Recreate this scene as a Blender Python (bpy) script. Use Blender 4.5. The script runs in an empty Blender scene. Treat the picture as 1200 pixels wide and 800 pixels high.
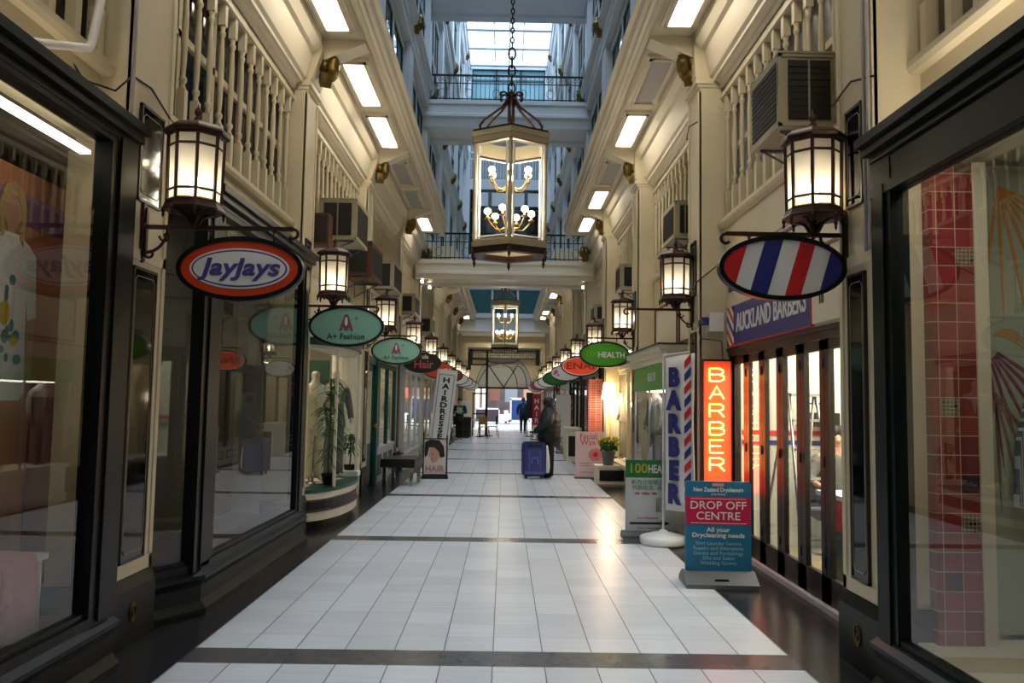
import bpy, math, random
from mathutils import Vector, Matrix
random.seed(7)
S = bpy.context.scene
COL = S.collection
PI = math.pi
R = math.radians

# ------------------------------------------------------------------ camera
F = 950.0
cam_d = bpy.data.cameras.new('camera'); cam_d.sensor_width = 36.0; cam_d.lens = F * 36.0 / 1200.0
cam_d.clip_start = 0.05; cam_d.clip_end = 300
cam = bpy.data.objects.new('camera', cam_d); COL.objects.link(cam)
pt, yw, rl = R(4.27), R(0.48), R(0.9)
fw = Vector((math.sin(yw)*math.cos(pt), math.cos(yw)*math.cos(pt), math.sin(pt)))
rt = Vector((math.cos(yw), -math.sin(yw), 0)); up = rt.cross(fw)
r2 = rt*math.cos(rl) + up*math.sin(rl); u2 = -rt*math.sin(rl) + up*math.cos(rl)
M = Matrix((( r2.x, u2.x, -fw.x, 0.044), (r2.y, u2.y, -fw.y, 0.0), (r2.z, u2.z, -fw.z, 1.515), (0, 0, 0, 1)))
cam.matrix_world = M
S.camera = cam

# ------------------------------------------------------------------ world, daylight, exposure
W = bpy.data.worlds.new('sky'); S.world = W; W.use_nodes = True
bg = W.node_tree.nodes['Background']; bg.inputs[0].default_value = (0.72, 0.86, 1.0, 1); bg.inputs[1].default_value = 3.2
S.view_settings.view_transform = 'Standard'; S.view_settings.look = 'None'
S.view_settings.exposure = 0.14; S.view_settings.gamma = 1.0; S.view_settings.use_curve_mapping = False
try:
    S.cycles.max_bounces = 8; S.cycles.diffuse_bounces = 4; S.cycles.glossy_bounces = 4
    S.cycles.transparent_max_bounces = 24; S.cycles.transmission_bounces = 4
    S.cycles.caustics_reflective = False; S.cycles.caustics_refractive = False
    S.cycles.sample_clamp_indirect = 4.0; S.cycles.use_light_tree = True
except Exception:
    pass

def area(name, loc, sx, sy, power, col=(1, 1, 1), rot=(0, 0, 0), portal=False):
    l = bpy.data.lights.new(name, 'AREA'); l.shape = 'RECTANGLE'; l.size = sx; l.size_y = sy
    l.energy = power; l.color = col
    if portal: l.cycles.is_portal = True
    o = bpy.data.objects.new(name, l); COL.objects.link(o); o.location = loc; o.rotation_euler = rot
    return o
# daylight that falls through the glazed roof and in at the street end
area('roof_daylight', (0, 19, 19.6), 4.4, 46, 2100, (0.72, 0.85, 1.0))
area('street_daylight', (0, 60, 9.0), 14, 8, 4200, (0.86, 0.93, 1.0), (R(-20), 0, 0))

# ------------------------------------------------------------------ materials
def lin(c):
    return tuple(((v/255.0)/12.92 if v/255.0 <= 0.04045 else ((v/255.0+0.055)/1.055)**2.4) for v in c)
MATS = {}
def mat(name, rgb, rough=0.6, metal=0.0, emit=None, es=0.0, var=0.0, scale=3.0, bump=0.0, spec=0.5, alpha=None):
    m = bpy.data.materials.new(name); m.use_nodes = True; MATS[name] = m
    nt = m.node_tree; b = nt.nodes['Principled BSDF']
    c = lin(rgb)
    b.inputs['Base Color'].default_value = (*c, 1); b.inputs['Roughness'].default_value = rough
    b.inputs['Metallic'].default_value = metal; b.inputs['Specular IOR Level'].default_value = spec
    if emit:
        b.inputs['Emission Color'].default_value = (*lin(emit), 1); b.inputs['Emission Strength'].default_value = es
    if var or bump:
        tc = nt.nodes.new('ShaderNodeTexCoord'); n = nt.nodes.new('ShaderNodeTexNoise')
        n.inputs['Scale'].default_value = scale; n.inputs['Detail'].default_value = 5
        nt.links.new(tc.outputs['Object'], n.inputs['Vector'])
        if var:
            r = nt.nodes.new('ShaderNodeValToRGB'); nt.links.new(n.outputs['Fac'], r.inputs['Fac'])
            r.color_ramp.elements[0].position = 0.3; r.color_ramp.elements[1].position = 0.7
            r.color_ramp.elements[0].color = (*[v*(1-var) for v in c], 1)
            r.color_ramp.elements[1].color = (*[min(1, v*(1+var*0.5)) for v in c], 1)
            nt.links.new(r.outputs['Color'], b.inputs['Base Color'])
        if bump:
            bp = nt.nodes.new('ShaderNodeBump'); bp.inputs['Strength'].default_value = bump; bp.inputs['Distance'].default_value = 0.01
            nt.links.new(n.outputs['Fac'], bp.inputs['Height']); nt.links.new(bp.outputs['Normal'], b.inputs['Normal'])
    return m

CREAM = mat('cream_paint', (216, 203, 172), 0.5, var=0.10, scale=1.6)
CREAM2 = mat('pale_cream_paint', (228, 218, 196), 0.5, var=0.06, scale=2.0)
WHITEP = mat('off_white_paint', (204, 208, 212), 0.5, var=0.06, scale=1.2)
GREEN = mat('dark_green_paint', (15, 23, 21), 0.45, var=0.15, scale=2, spec=0.2)
GREEN2 = mat('near_black_green_paint', (11, 16, 16), 0.4, spec=0.22)
TEAL = mat('teal_paint', (12, 74, 66), 0.35)
TEALD = mat('dark_teal_frame', (20, 58, 62), 0.4)
BRONZE = mat('bronze_iron', (66, 42, 32), 0.4, 0.6, var=0.3, scale=20)
IRON = mat('black_iron', (24, 22, 22), 0.45, 0.5)
BRASS = mat('brass', (168, 128, 62), 0.3, 0.9)
GOLD = mat('aged_gilt', (120, 98, 46), 0.4, 0.7, var=0.5, scale=14, bump=0.6)
LBRASS = mat('painted_brass_frame', (164, 152, 126), 0.5, 0.4)
BLACKG = mat('black_mirror_glass', (8, 9, 11), 0.05, spec=0.3)
BLACK = mat('black_plastic', (14, 14, 15), 0.4)
GREY = mat('grey_plastic', (92, 94, 98), 0.5)
CHROME = mat('chrome', (190, 192, 195), 0.15, 1.0)
ALU = mat('aluminium', (170, 172, 174), 0.35, 0.9)
WHITE = mat('white_plastic', (232, 232, 230), 0.35)
WALLW = mat('barber_wall', (226, 222, 196), 0.6)
BROWN = mat('brown_wood', (92, 50, 30), 0.5, var=0.25, scale=12)
WOODL = mat('yellow_wood', (176, 138, 76), 0.5, var=0.2, scale=9)
DARKW = mat('dark_brown_frame', (36, 26, 22), 0.35)
ACC = mat('air_conditioner_cream', (176, 166, 140), 0.5, var=0.12, scale=5)
GRILL = mat('dark_grille', (30, 28, 26), 0.6)
RED = mat('sign_red', (200, 32, 38), 0.4)
BLUE = mat('sign_blue', (38, 42, 120), 0.4)
ORANGE = mat('sign_orange', (214, 66, 30), 0.35)
PURPLE = mat('sign_purple', (70, 60, 140), 0.4)
SIGNW = mat('sign_white', (232, 230, 228), 0.4)
MINT = mat('sign_mint', (136, 190, 172), 0.4)
PINK = mat('logo_rose', (150, 84, 92), 0.5)
DARKT = mat('logo_dark', (46, 58, 62), 0.5)
SGREEN = mat('sign_green', (76, 160, 38), 0.35)
SGREEN2 = mat('sign_deep_green', (24, 120, 60), 0.4)
SBLACK = mat('sign_black', (18, 16, 18), 0.35)
SORANGE = mat('sign_red_orange', (226, 74, 44), 0.35)
SBROWN = mat('sign_brown', (124, 68, 30), 0.4)
SBLUE = mat('board_blue', (28, 112, 150), 0.4)
SCRIM = mat('board_crimson', (196, 16, 70), 0.4)
MAROON = mat('maroon_trim', (96, 24, 30), 0.45)
GREYP = mat('smoked_panel', (96, 98, 104), 0.3)
CLOTHG = mat('grey_cloth', (108, 106, 104), 0.85, bump=0.3, scale=60)
CLOTHB = mat('black_quilted_nylon', (20, 21, 30), 0.62, bump=0.2, scale=30)
CLOTHK = mat('black_trouser_cloth', (13, 13, 16), 0.8)
NAVY = mat('navy_fabric', (50, 58, 128), 0.55, bump=0.2, scale=60)
NAVYD = mat('navy_dark_fabric', (20, 22, 52), 0.6)
NAVYC = mat('navy_coat', (26, 34, 66), 0.7)
SKIN = mat('skin', (196, 148, 122), 0.5)
HAIR = mat('dark_hair', (28, 20, 18), 0.5)
CREAMC = mat('cream_cloth', (214, 204, 184), 0.85)
BRICK = mat('red_brick', (150, 70, 56), 0.7)
LEAF = mat('green_leaf', (64, 104, 42), 0.5, var=0.3, scale=8)
YELLOW = mat('yellow_flower', (206, 178, 40), 0.6)
STREET = mat('street_paving', (178, 178, 176), 0.7, var=0.1, scale=1)
PEACH = mat('peach_print', (200, 128, 96), 0.6, var=0.1, scale=1.2)
LILAC = mat('lilac_print', (146, 96, 140), 0.6)
TERRA = mat('terracotta_red', (150, 52, 36), 0.6)
BLONDE = mat('blonde_print', (190, 158, 104), 0.6)
OLIVE = mat('olive_backing', (112, 104, 82), 0.7, var=0.08, scale=1.5)
PALEG = mat('pale_green_backdrop', (176, 184, 168), 0.6)
SOFFIT = mat('soffit_paint', (224, 212, 188), 0.5)
GREYPANEL = mat('unlit_diffuser', (176, 170, 168), 0.5)
LIT = mat('lit_diffuser', (255, 250, 236), 0.5, emit=(255, 245, 226), es=9.0)
LIT2 = mat('lit_shop_panel', (255, 250, 240), 0.5, emit=(255, 240, 214), es=6.0)
BULB = mat('lit_bulb', (255, 250, 240), 0.5, emit=(255, 236, 200), es=22.0)
NEON = mat('neon_yellow_tube', (255, 205, 100), 0.4, emit=(255, 200, 90), es=7.0)
NEONR = mat('neon_box_red', (228, 84, 54), 0.5, emit=(255, 84, 44), es=0.30)
REDLED = mat('red_led', (255, 40, 20), 0.5, emit=(255, 40, 16), es=6.0)
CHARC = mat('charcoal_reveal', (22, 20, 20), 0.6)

def glass(name, tint=(1, 1, 1), ior=1.5, rough=0.0, boost=1.0):
    m = bpy.data.materials.new(name); m.use_nodes = True; nt = m.node_tree; nt.nodes.clear()
    o = nt.nodes.new('ShaderNodeOutputMaterial'); mx = nt.nodes.new('ShaderNodeMixShader')
    t = nt.nodes.new('ShaderNodeBsdfTransparent'); t.inputs[0].default_value = (*tint, 1)
    g = nt.nodes.new('ShaderNodeBsdfGlossy'); g.inputs['Roughness'].default_value = rough
    f = nt.nodes.new('ShaderNodeFresnel'); f.inputs[0].default_value = ior
    geo = nt.nodes.new('ShaderNodeNewGeometry')
    mm = nt.nodes.new('ShaderNodeMath'); mm.operation = 'SUBTRACT'; mm.inputs[0].default_value = 1.0
    m2 = nt.nodes.new('ShaderNodeMath'); m2.operation = 'MULTIPLY'
    nt.links.new(geo.outputs['Backfacing'], mm.inputs[1])
    nt.links.new(f.outputs[0], m2.inputs[0]); nt.links.new(mm.outputs[0], m2.inputs[1])
    m3 = nt.nodes.new('ShaderNodeMath'); m3.operation = 'MULTIPLY'; m3.use_clamp = True; m3.inputs[1].default_value = boost
    nt.links.new(m2.outputs[0], m3.inputs[0])
    nt.links.new(m3.outputs[0], mx.inputs[0]); nt.links.new(t.outputs[0], mx.inputs[1]); nt.links.new(g.outputs[0], mx.inputs[2])
    nt.links.new(mx.outputs[0], o.inputs[0]); return m
GLASS = glass('shop_glass', (0.90, 0.93, 0.92), 1.52, boost=1.5)
LIT3 = mat('dim_shop_panel', (255, 250, 240), 0.5, emit=(255, 240, 214), es=6.0)
LIT4 = mat('mid_shop_panel', (255, 250, 240), 0.5, emit=(255, 244, 226), es=6.5)
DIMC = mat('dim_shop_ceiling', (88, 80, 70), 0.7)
GLASSC = glass('clear_glass', (0.95, 0.97, 0.97), 1.45)
SKYGL = glass('roof_glass', (0.93, 0.97, 1.0), 1.4)

def frosted():
    m = bpy.data.materials.new('frosted_lamp_glass'); m.use_nodes = True; nt = m.node_tree; nt.nodes.clear()
    o = nt.nodes.new('ShaderNodeOutputMaterial'); mx = nt.nodes.new('ShaderNodeMixShader'); mx.inputs[0].default_value = 0.72
    t = nt.nodes.new('ShaderNodeBsdfTransparent'); t.inputs[0].default_value = (1, 0.95, 0.86, 1)
    tr = nt.nodes.new('ShaderNodeBsdfTranslucent'); tr.inputs[0].default_value = (0.95, 0.9, 0.8, 1)
    nt.links.new(t.outputs[0], mx.inputs[1]); nt.links.new(tr.outputs[0], mx.inputs[2]); nt.links.new(mx.outputs[0], o.inputs[0])
    return m
FROST = frosted()

class G:                                   # tiny node-expression helper
    def __init__(s, nt): s.nt = nt
    def m(s, op, a, b=None, c=None):
        n = s.nt.nodes.new('ShaderNodeMath'); n.operation = op
        for i, v in enumerate((a, b, c)):
            if v is None: continue
            if isinstance(v, (int, float)): n.inputs[i].default_value = v
            else: s.nt.links.new(v, n.inputs[i])
        return n.outputs[0]
    def mix(s, f, a, b):
        n = s.nt.nodes.new('ShaderNodeMix'); n.data_type = 'RGBA'
        s.nt.links.new(f, n.inputs[0])
        for i, v in ((6, a), (7, b)):
            if isinstance(v, tuple): n.inputs[i].default_value = (*v, 1)
            else: s.nt.links.new(v, n.inputs[i])
        return n.outputs[2]

def floor_mat():
    m = bpy.data.materials.new('tiled_floor'); m.use_nodes = True; nt = m.node_tree; g = G(nt); b = nt.nodes['Principled BSDF']
    tc = nt.nodes.new('ShaderNodeTexCoord'); sp = nt.nodes.new('ShaderNodeSeparateXYZ'); nt.links.new(tc.outputs['Object'], sp.inputs[0])
    x, y = sp.outputs[0], sp.outputs[1]
    P = 4.14
    yy = g.m('FLOORED_MODULO', g.m('SUBTRACT', y, 4.78), P)          # 0..P from the near edge of a dark band
    stripe = g.m('LESS_THAN', yy, 0.285)
    border = g.m('GREATER_THAN', g.m('ABSOLUTE', x), 1.805)
    tx = g.m('FLOORED_MODULO', g.m('ADD', x, 3.0), 0.3)
    gx = g.m('MAXIMUM', g.m('LESS_THAN', tx, 0.004), g.m('GREATER_THAN', tx, 0.2965))
    ty = g.m('FLOORED_MODULO', g.m('SUBTRACT', yy, 0.285), 0.2965)
    gy = g.m('LESS_THAN', ty, 0.004)
    ix = g.m('FLOOR', g.m('DIVIDE', g.m('ADD', x, 3.0), 0.3)); iy = g.m('FLOOR', g.m('DIVIDE', g.m('SUBTRACT', y, 5.065), 0.2965))
    cv = nt.nodes.new('ShaderNodeCombineXYZ'); nt.links.new(ix, cv.inputs[0]); nt.links.new(iy, cv.inputs[1])
    wn = nt.nodes.new('ShaderNodeTexWhiteNoise'); wn.noise_dimensions = '2D'; nt.links.new(cv.outputs[0], wn.inputs['Vector'])
    mp = nt.nodes.new('ShaderNodeMapping'); mp.inputs['Scale'].default_value = (1.6, 14, 1); nt.links.new(tc.outputs['Object'], mp.inputs[0])
    ns = nt.nodes.new('ShaderNodeTexNoise'); ns.inputs['Scale'].default_value = 1.5; ns.inputs['Detail'].default_value = 6
    nt.links.new(mp.outputs[0], ns.inputs['Vector'])
    t = g.m('ADD', g.m('MULTIPLY', wn.outputs['Value'], 0.45), g.m('MULTIPLY', ns.outputs['Fac'], 0.75))
    white = g.mix(t, lin((180, 183, 190)), lin((219, 221, 227)))
    white = g.mix(gy, white, lin((166, 166, 170)))
    white = g.mix(gx, white, lin((84, 84, 88)))
    ns2 = nt.nodes.new('ShaderNodeTexNoise'); ns2.inputs['Scale'].default_value = 9; ns2.inputs['Detail'].default_value = 8
    nt.links.new(tc.outputs['Object'], ns2.inputs['Vector'])
    dark = g.mix(ns2.outputs['Fac'], lin((70, 70, 74)), lin((92, 90, 92)))
    blk = g.mix(ns2.outputs['Fac'], lin((20, 21, 25)), lin((42, 43, 48)))
    b2 = g.m('FLOORED_MODULO', y, 0.6); bx = g.m('LESS_THAN', b2, 0.004)
    bx = g.m('MAXIMUM', bx, g.m('LESS_THAN', g.m('ABSOLUTE', g.m('SUBTRACT', g.m('ABSOLUTE', x), 2.1)), 0.002))
    blk = g.mix(bx, blk, lin((86, 82, 78)))
    c = g.mix(stripe, white, dark); c = g.mix(border, c, blk)
    nt.links.new(c, b.inputs['Base Color'])
    darkf = g.m('MAXIMUM', stripe, border)
    nt.links.new(g.m('SUBTRACT', 0.30, g.m('MULTIPLY', darkf, 0.08)), b.inputs['Roughness'])
    b.inputs['Specular IOR Level'].default_value = 0.5
    bp = nt.nodes.new('ShaderNodeBump'); bp.inputs['Strength'].default_value = 0.25; bp.inputs['Distance'].default_value = 0.002
    nt.links.new(g.m('SUBTRACT', 1.0, g.m('MAXIMUM', gx, gy)), bp.inputs['Height']); nt.links.new(bp.outputs['Normal'], b.inputs['Normal'])
    return m
FLOOR = floor_mat()

def grid_mat(name, c1, c2, cell, line, axes=(0, 2), off=(0, 0), accent=True, rough=0.25, rare=0.93):
    m = bpy.data.materials.new(name); m.use_nodes = True; nt = m.node_tree; g = G(nt); b = nt.nodes['Principled BSDF']
    tc = nt.nodes.new('ShaderNodeTexCoord'); sp = nt.nodes.new('ShaderNodeSeparateXYZ'); nt.links.new(tc.outputs['Object'], sp.inputs[0])
    o = []
    ids = []
    for a, ofs, cl in zip(axes, off, cell):
        s = g.m('ADD', sp.outputs[a], 50*cl + ofs)
        o.append(g.m('LESS_THAN', g.m('FLOORED_MODULO', s, cl), line)); ids.append(g.m('FLOOR', g.m('DIVIDE', s, cl)))
    ln = g.m('MAXIMUM', o[0], o[1])
    cv = nt.nodes.new('ShaderNodeCombineXYZ'); nt.links.new(ids[0], cv.inputs[0]); nt.links.new(ids[1], cv.inputs[1])
    wn = nt.nodes.new('ShaderNodeTexWhiteNoise'); wn.noise_dimensions = '2D'; nt.links.new(cv.outputs[0], wn.inputs['Vector'])
    base = g.mix(wn.outputs['Value'], lin(c1), lin([v*0.82 for v in c1]))
    if accent:
        base = g.mix(g.m('GREATER_THAN', wn.outputs['Value'], rare), base, lin((74, 26, 48)))
    nt.links.new(g.mix(ln, base, lin(c2)), b.inputs['Base Color']); b.inputs['Roughness'].default_value = rough
    return m
REDTILE = grid_mat('red_glazed_tile', (158, 58, 62), (206, 170, 150), (0.105, 0.105), 0.005, off=(-0.035, 0), rare=0.97)
MOSAIC = grid_mat('brown_mosaic', (120, 104, 84), (200, 180, 160), (0.022, 0.022), 0.003, accent=True)
BRICKM = grid_mat('brick_courses', (158, 66, 54), (182, 136, 122), (0.115, 0.05), 0.007, accent=False, rough=0.7)
BOARDW = grid_mat('boarded_cream_wall', (230, 230, 218), (204, 202, 184), (0.09, 9.0), 0.006, accent=False, rough=0.5)
LATT = grid_mat('lattice_pane', (206, 202, 176), (96, 92, 96), (0.14, 0.14), 0.035, accent=False, rough=0.6)

# ------------------------------------------------------------------ mesh builder
class MB:
    def __init__(s): s.v = []; s.f = []; s.sm = []; s.mi = []; s.cur = 0; s.mats = []
    def use(s, m):
        if m not in s.mats: s.mats.append(m)
        s.cur = s.mats.index(m); return s
    def add(s, vs, fs, smooth=False, mx=None):
        n = len(s.v)
        for p in vs:
            p = Vector(p)
            s.v.append(mx @ p if mx is not None else p)
        for f in fs: s.f.append([i+n for i in f]); s.sm.append(smooth); s.mi.append(s.cur)
        return s
    def box(s, x0, x1, y0, y1, z0, z1, mx=None):
        if x0 > x1: x0, x1 = x1, x0
        if y0 > y1: y0, y1 = y1, y0
        if z0 > z1: z0, z1 = z1, z0
        vs = [(x0,y0,z0),(x1,y0,z0),(x1,y1,z0),(x0,y1,z0),(x0,y0,z1),(x1,y0,z1),(x1,y1,z1),(x0,y1,z1)]
        return s.add(vs, [(0,3,2,1),(4,5,6,7),(0,1,5,4),(1,2,6,5),(2,3,7,6),(3,0,4,7)], mx=mx)
    def prism(s, poly, a0, a1, axis='y', smooth=False, mx=None):
        # poly: points in the plane across AXIS; z: (x,y), y: (x,z), x: (y,z)
        n = len(poly)
        def P(p, a): return (p[0], p[1], a) if axis == 'z' else ((p[0], a, p[1]) if axis == 'y' else (a, p[0], p[1]))
        area_ = sum(poly[i][0]*poly[(i+1) % n][1]-poly[(i+1) % n][0]*poly[i][1] for i in range(n))
        if area_ < 0: poly = poly[::-1]
        if axis == 'y': poly = poly[::-1]
        lo, hi = min(a0, a1), max(a0, a1)
        vs = [P(p, lo) for p in poly] + [P(p, hi) for p in poly]
        s.add(vs, [list(range(n))[::-1], list(range(n, 2*n))], mx=mx)
        return s.add(vs, [(i, (i+1) % n, n+(i+1) % n, n+i) for i in range(n)], smooth, mx)
    def ell(s, cx, cz, rx, rz, y0, y1, n=40, mx=None):
        return s.prism([(cx+rx*math.cos(2*PI*i/n), cz+rz*math.sin(2*PI*i/n)) for i in range(n)], y0, y1, 'y', mx=mx)
    def ring(s, cx, cz, rx, rz, t, y0, y1, n=40, mx=None):
        vs = []; fs = []
        for i in range(n):
            a = 2*PI*i/n; c, d = math.cos(a), math.sin(a)
            vs += [(cx+rx*c, y0, cz+rz*d), (cx+rx*c, y1, cz+rz*d), (cx+(rx-t)*c, y1, cz+(rz-t)*d), (cx+(rx-t)*c, y0, cz+(rz-t)*d)]
        for i in range(n):
            a, b = 4*i, 4*((i+1) % n)
            for k in range(4): fs.append((a+k, a+(k+1) % 4, b+(k+1) % 4, b+k))
        return s.add(vs, fs, False, mx)
    def lathe(s, prof, seg=16, mx=None, smooth=True, c=(0, 0), ph=0.0):
        vs = []; fs = []
        for (r, z) in prof:
            for i in range(seg):
                a = 2*PI*i/seg+ph; vs.append((c[0]+r*math.cos(a), c[1]+r*math.sin(a), z))
        for j in range(len(prof)-1):
            for i in range(seg):
                k = (i+1) % seg; fs.append((j*seg+i, j*seg+k, (j+1)*seg+k, (j+1)*seg+i))
        fs.append([i for i in range(seg)][::-1]); fs.append([(len(prof)-1)*seg+i for i in range(seg)])
        return s.add(vs, fs, smooth, mx)
    def tube(s, pts, r, seg=6, mx=None, closed=False):
        pts = [Vector(p) for p in pts]; n = len(pts); vs = []; fs = []; pn = None
        for i, p in enumerate(pts):
            if closed: t = pts[(i+1) % n]-pts[i-1]
            else: t = (pts[min(i+1, n-1)]-pts[max(i-1, 0)])
            if t.length < 1e-9: t = Vector((0, 0, 1))
            t.normalize()
            if pn is None:
                a = Vector((0, 0, 1)) if abs(t.z) < 0.9 else Vector((1, 0, 0))
                pn = t.cross(a).normalized()
            else:
                pn = (pn - t*pn.dot(t)).normalized()
            bn = t.cross(pn); rr = r[i] if isinstance(r, (list, tuple)) else r
            for k in range(seg):
                a = 2*PI*k/seg; vs.append(p+pn*math.cos(a)*rr+bn*math.sin(a)*rr)
        m = n if closed else n-1
        for i in range(m):
            j = (i+1) % n
            for k in range(seg):
                q = (k+1) % seg; fs.append((i*seg+k, i*seg+q, j*seg+q, j*seg+k))
        if not closed: fs.append(list(range(seg))[::-1]); fs.append([(n-1)*seg+k for k in range(seg)])
        return s.add(vs, fs, seg > 4, mx)
    def ball(s, c, r, seg=12, rings=8, mx=None, sc=(1, 1, 1), fn=None):
        vs = []; fs = []
        for j in range(rings+1):
            th = PI*j/rings
            for i in range(seg):
                a = 2*PI*i/seg; d = Vector((math.sin(th)*math.cos(a), math.sin(th)*math.sin(a), math.cos(th)))
                k = r*(fn(d) if fn else 1)
                vs.append((c[0]+d.x*k*sc[0], c[1]+d.y*k*sc[1], c[2]+d.z*k*sc[2]))
        for j in range(rings):
            for i in range(seg):
                q = (i+1) % seg; fs.append((j*seg+i, (j+1)*seg+i, (j+1)*seg+q, j*seg+q))
        return s.add(vs, fs, True, mx)
    def obj(s, name, m=None, parent=None, loc=None, rz=0.0):
        me = bpy.data.meshes.new(name); me.from_pydata([tuple(v) for v in s.v], [], s.f)
        ms = s.mats if s.mats else [m]
        for x in ms: me.materials.append(x)
        me.polygons.foreach_set('use_smooth', s.sm)
        if s.mats: me.polygons.foreach_set('material_index', s.mi)
        me.update()
        o = bpy.data.objects.new(name, me); COL.objects.link(o)
        if parent is not None: o.parent = parent
        if loc is not None: o.location = loc
        if rz: o.rotation_euler = (0, 0, rz)
        return o

def tag(o, label, cat, group=None, kind=None):
    if label: o['label'] = label
    if cat: o['category'] = cat
    if group: o['group'] = group
    if kind: o['kind'] = kind
    return o
def thing(name, label, cat, loc=(0, 0, 0), rz=0.0, group=None):
    o = bpy.data.objects.new(name, None); o.empty_display_size = 0.1; COL.objects.link(o)
    o.location = loc; o.rotation_euler = (0, 0, rz)
    return tag(o, label, cat, group)
def struct(name, mb, m=None, parent=None):
    o = mb.obj(name, m, parent)
    if parent is None: o['kind'] = 'structure'
    return o
KIDS = {}
def dup(root, loc, rz=None, label=None, group=None):
    ch = {}
    for o in bpy.data.objects:
        if o.parent: ch.setdefault(o.parent.name, []).append(o)
    def rec(o, par):
        c = o.copy(); COL.objects.link(c)
        if par is not None: c.parent = par
        for k in ch.get(o.name, []): rec(k, c)
        return c
    r = rec(root, None); r.location = loc
    if rz is not None: r.rotation_euler = (0, 0, rz)
    if label: r['label'] = label
    if group: r['group'] = group
    return r

def bold(s, size, name, m, parent=None, loc=(0, 0, 0), rot=(PI/2, 0, 0), off=0.0, ext=0.003, shear=0.0, sx=1.0, align='CENTER', spacing=1.0, ls=1.0, fit=None):
    cu = bpy.data.curves.new('lettering', 'FONT'); cu.body = s; cu.size = size; cu.align_x = align; cu.align_y = 'CENTER'
    cu.extrude = ext; cu.offset = off; cu.shear = shear; cu.space_character = spacing; cu.space_line = ls; cu.resolution_u = 3
    t = bpy.data.objects.new('tmp', cu); COL.objects.link(t)
    dg = bpy.context.evaluated_depsgraph_get(); me = bpy.data.meshes.new_from_object(t.evaluated_get(dg))
    bpy.data.objects.remove(t); bpy.data.curves.remove(cu)
    me.name = name; me.materials.clear(); me.materials.append(m)
    if fit:
        xs = [v.co.x for v in me.vertices]
        if xs:
            w = max(xs)-min(xs); cx = (max(xs)+min(xs))/2
            for v in me.vertices: v.co.x = (v.co.x-cx)*fit/w
    elif sx != 1.0:
        for v in me.vertices: v.co.x *= sx
    o = bpy.data.objects.new(name, me); COL.objects.link(o)
    if parent is not None: o.parent = parent
    o.location = loc; o.rotation_euler = rot
    return o
def vert_text(s, size, step, name, m, parent, loc, rot, off=0.0, sx=1.0, slant=0.0):
    """letters stacked downwards, as ONE mesh"""
    mb = MB()
    for i, ch in enumerate(s):
        cu = bpy.data.curves.new('lettering', 'FONT'); cu.body = ch; cu.size = size; cu.align_x = 'CENTER'; cu.align_y = 'CENTER'
        cu.extrude = 0.003; cu.offset = off; cu.resolution_u = 3
        t = bpy.data.objects.new('tmp', cu); COL.objects.link(t)
        me = bpy.data.meshes.new_from_object(t.evaluated_get(bpy.context.evaluated_depsgraph_get()))
        bpy.data.objects.remove(t); bpy.data.curves.remove(cu)
        mb.add([(v.co.x*sx + slant*i, v.co.y - i*step, v.co.z) for v in me.vertices], [list(p.vertices) for p in me.polygons])
        bpy.data.meshes.remove(me)
    o = mb.obj(name, m, parent); o.location = loc; o.rotation_euler = rot
    return o

def clip(poly, nx, ny, d):           # keep nx*x+ny*y <= d
    out = []
    for i in range(len(poly)):
        a, b = poly[i-1], poly[i]; da = nx*a[0]+ny*a[1]-d; db = nx*b[0]+ny*b[1]-d
        if (da <= 0) != (db <= 0):
            t = da/(da-db); out.append((a[0]+(b[0]-a[0])*t, a[1]+(b[1]-a[1])*t))
        if db <= 0: out.append(b)
    return out

def skin(name, joints, edges, m, parent=None, sub=2, root=0):
    """one continuous body grown over a skeleton"""
    me = bpy.data.meshes.new(name); me.from_pydata([j[0] for j in joints], edges, [])
    o = bpy.data.objects.new('tmp', me); COL.objects.link(o)
    md = o.modifiers.new('skin', 'SKIN'); md.use_smooth_shade = True
    if not me.skin_vertices: pass
    for i, j in enumerate(joints):
        r = j[1]; r = r if isinstance(r, tuple) else (r, r)
        me.skin_vertices[0].data[i].radius = r; me.skin_vertices[0].data[i].use_root = (i == root)
    ss = o.modifiers.new('sub', 'SUBSURF'); ss.levels = sub; ss.render_levels = sub
    bpy.context.view_layer.update()
    m2 = bpy.data.meshes.new_from_object(o.evaluated_get(bpy.context.evaluated_depsgraph_get()))
    bpy.data.objects.remove(o); m2.name = name; m2.materials.clear(); m2.materials.append(m)
    m2.polygons.foreach_set('use_smooth', [True]*len(m2.polygons))
    p = bpy.data.objects.new(name, m2); COL.objects.link(p)
    if parent is not None: p.parent = parent
    return p

# ================================================================== THE SETTING
P = 4.14
SIDES = {-1: dict(nm='left', y0=5.10, d=2.25, who='fashion-shop'), 1: dict(nm='right', y0=4.84, d=2.15, who='barber-shop')}
ORD = ['first', 'second', 'third', 'fourth', 'fifth', 'sixth', 'seventh', 'eighth', 'ninth', 'tenth', 'eleventh', 'twelfth', 'thirteenth', 'fourteenth', 'fifteenth', 'sixteenth', 'seventeenth', 'eighteenth']
def py(s, k): return SIDES[s]['y0'] + P*k
YEND = 41.0

struct('floor', MB().box(-4.8, 4.8, -4, 50.6, -0.12, 0), FLOOR)
struct('street_ground', MB().box(-14, 14, 50.6, 80, -0.12, -0.01), STREET)

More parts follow.
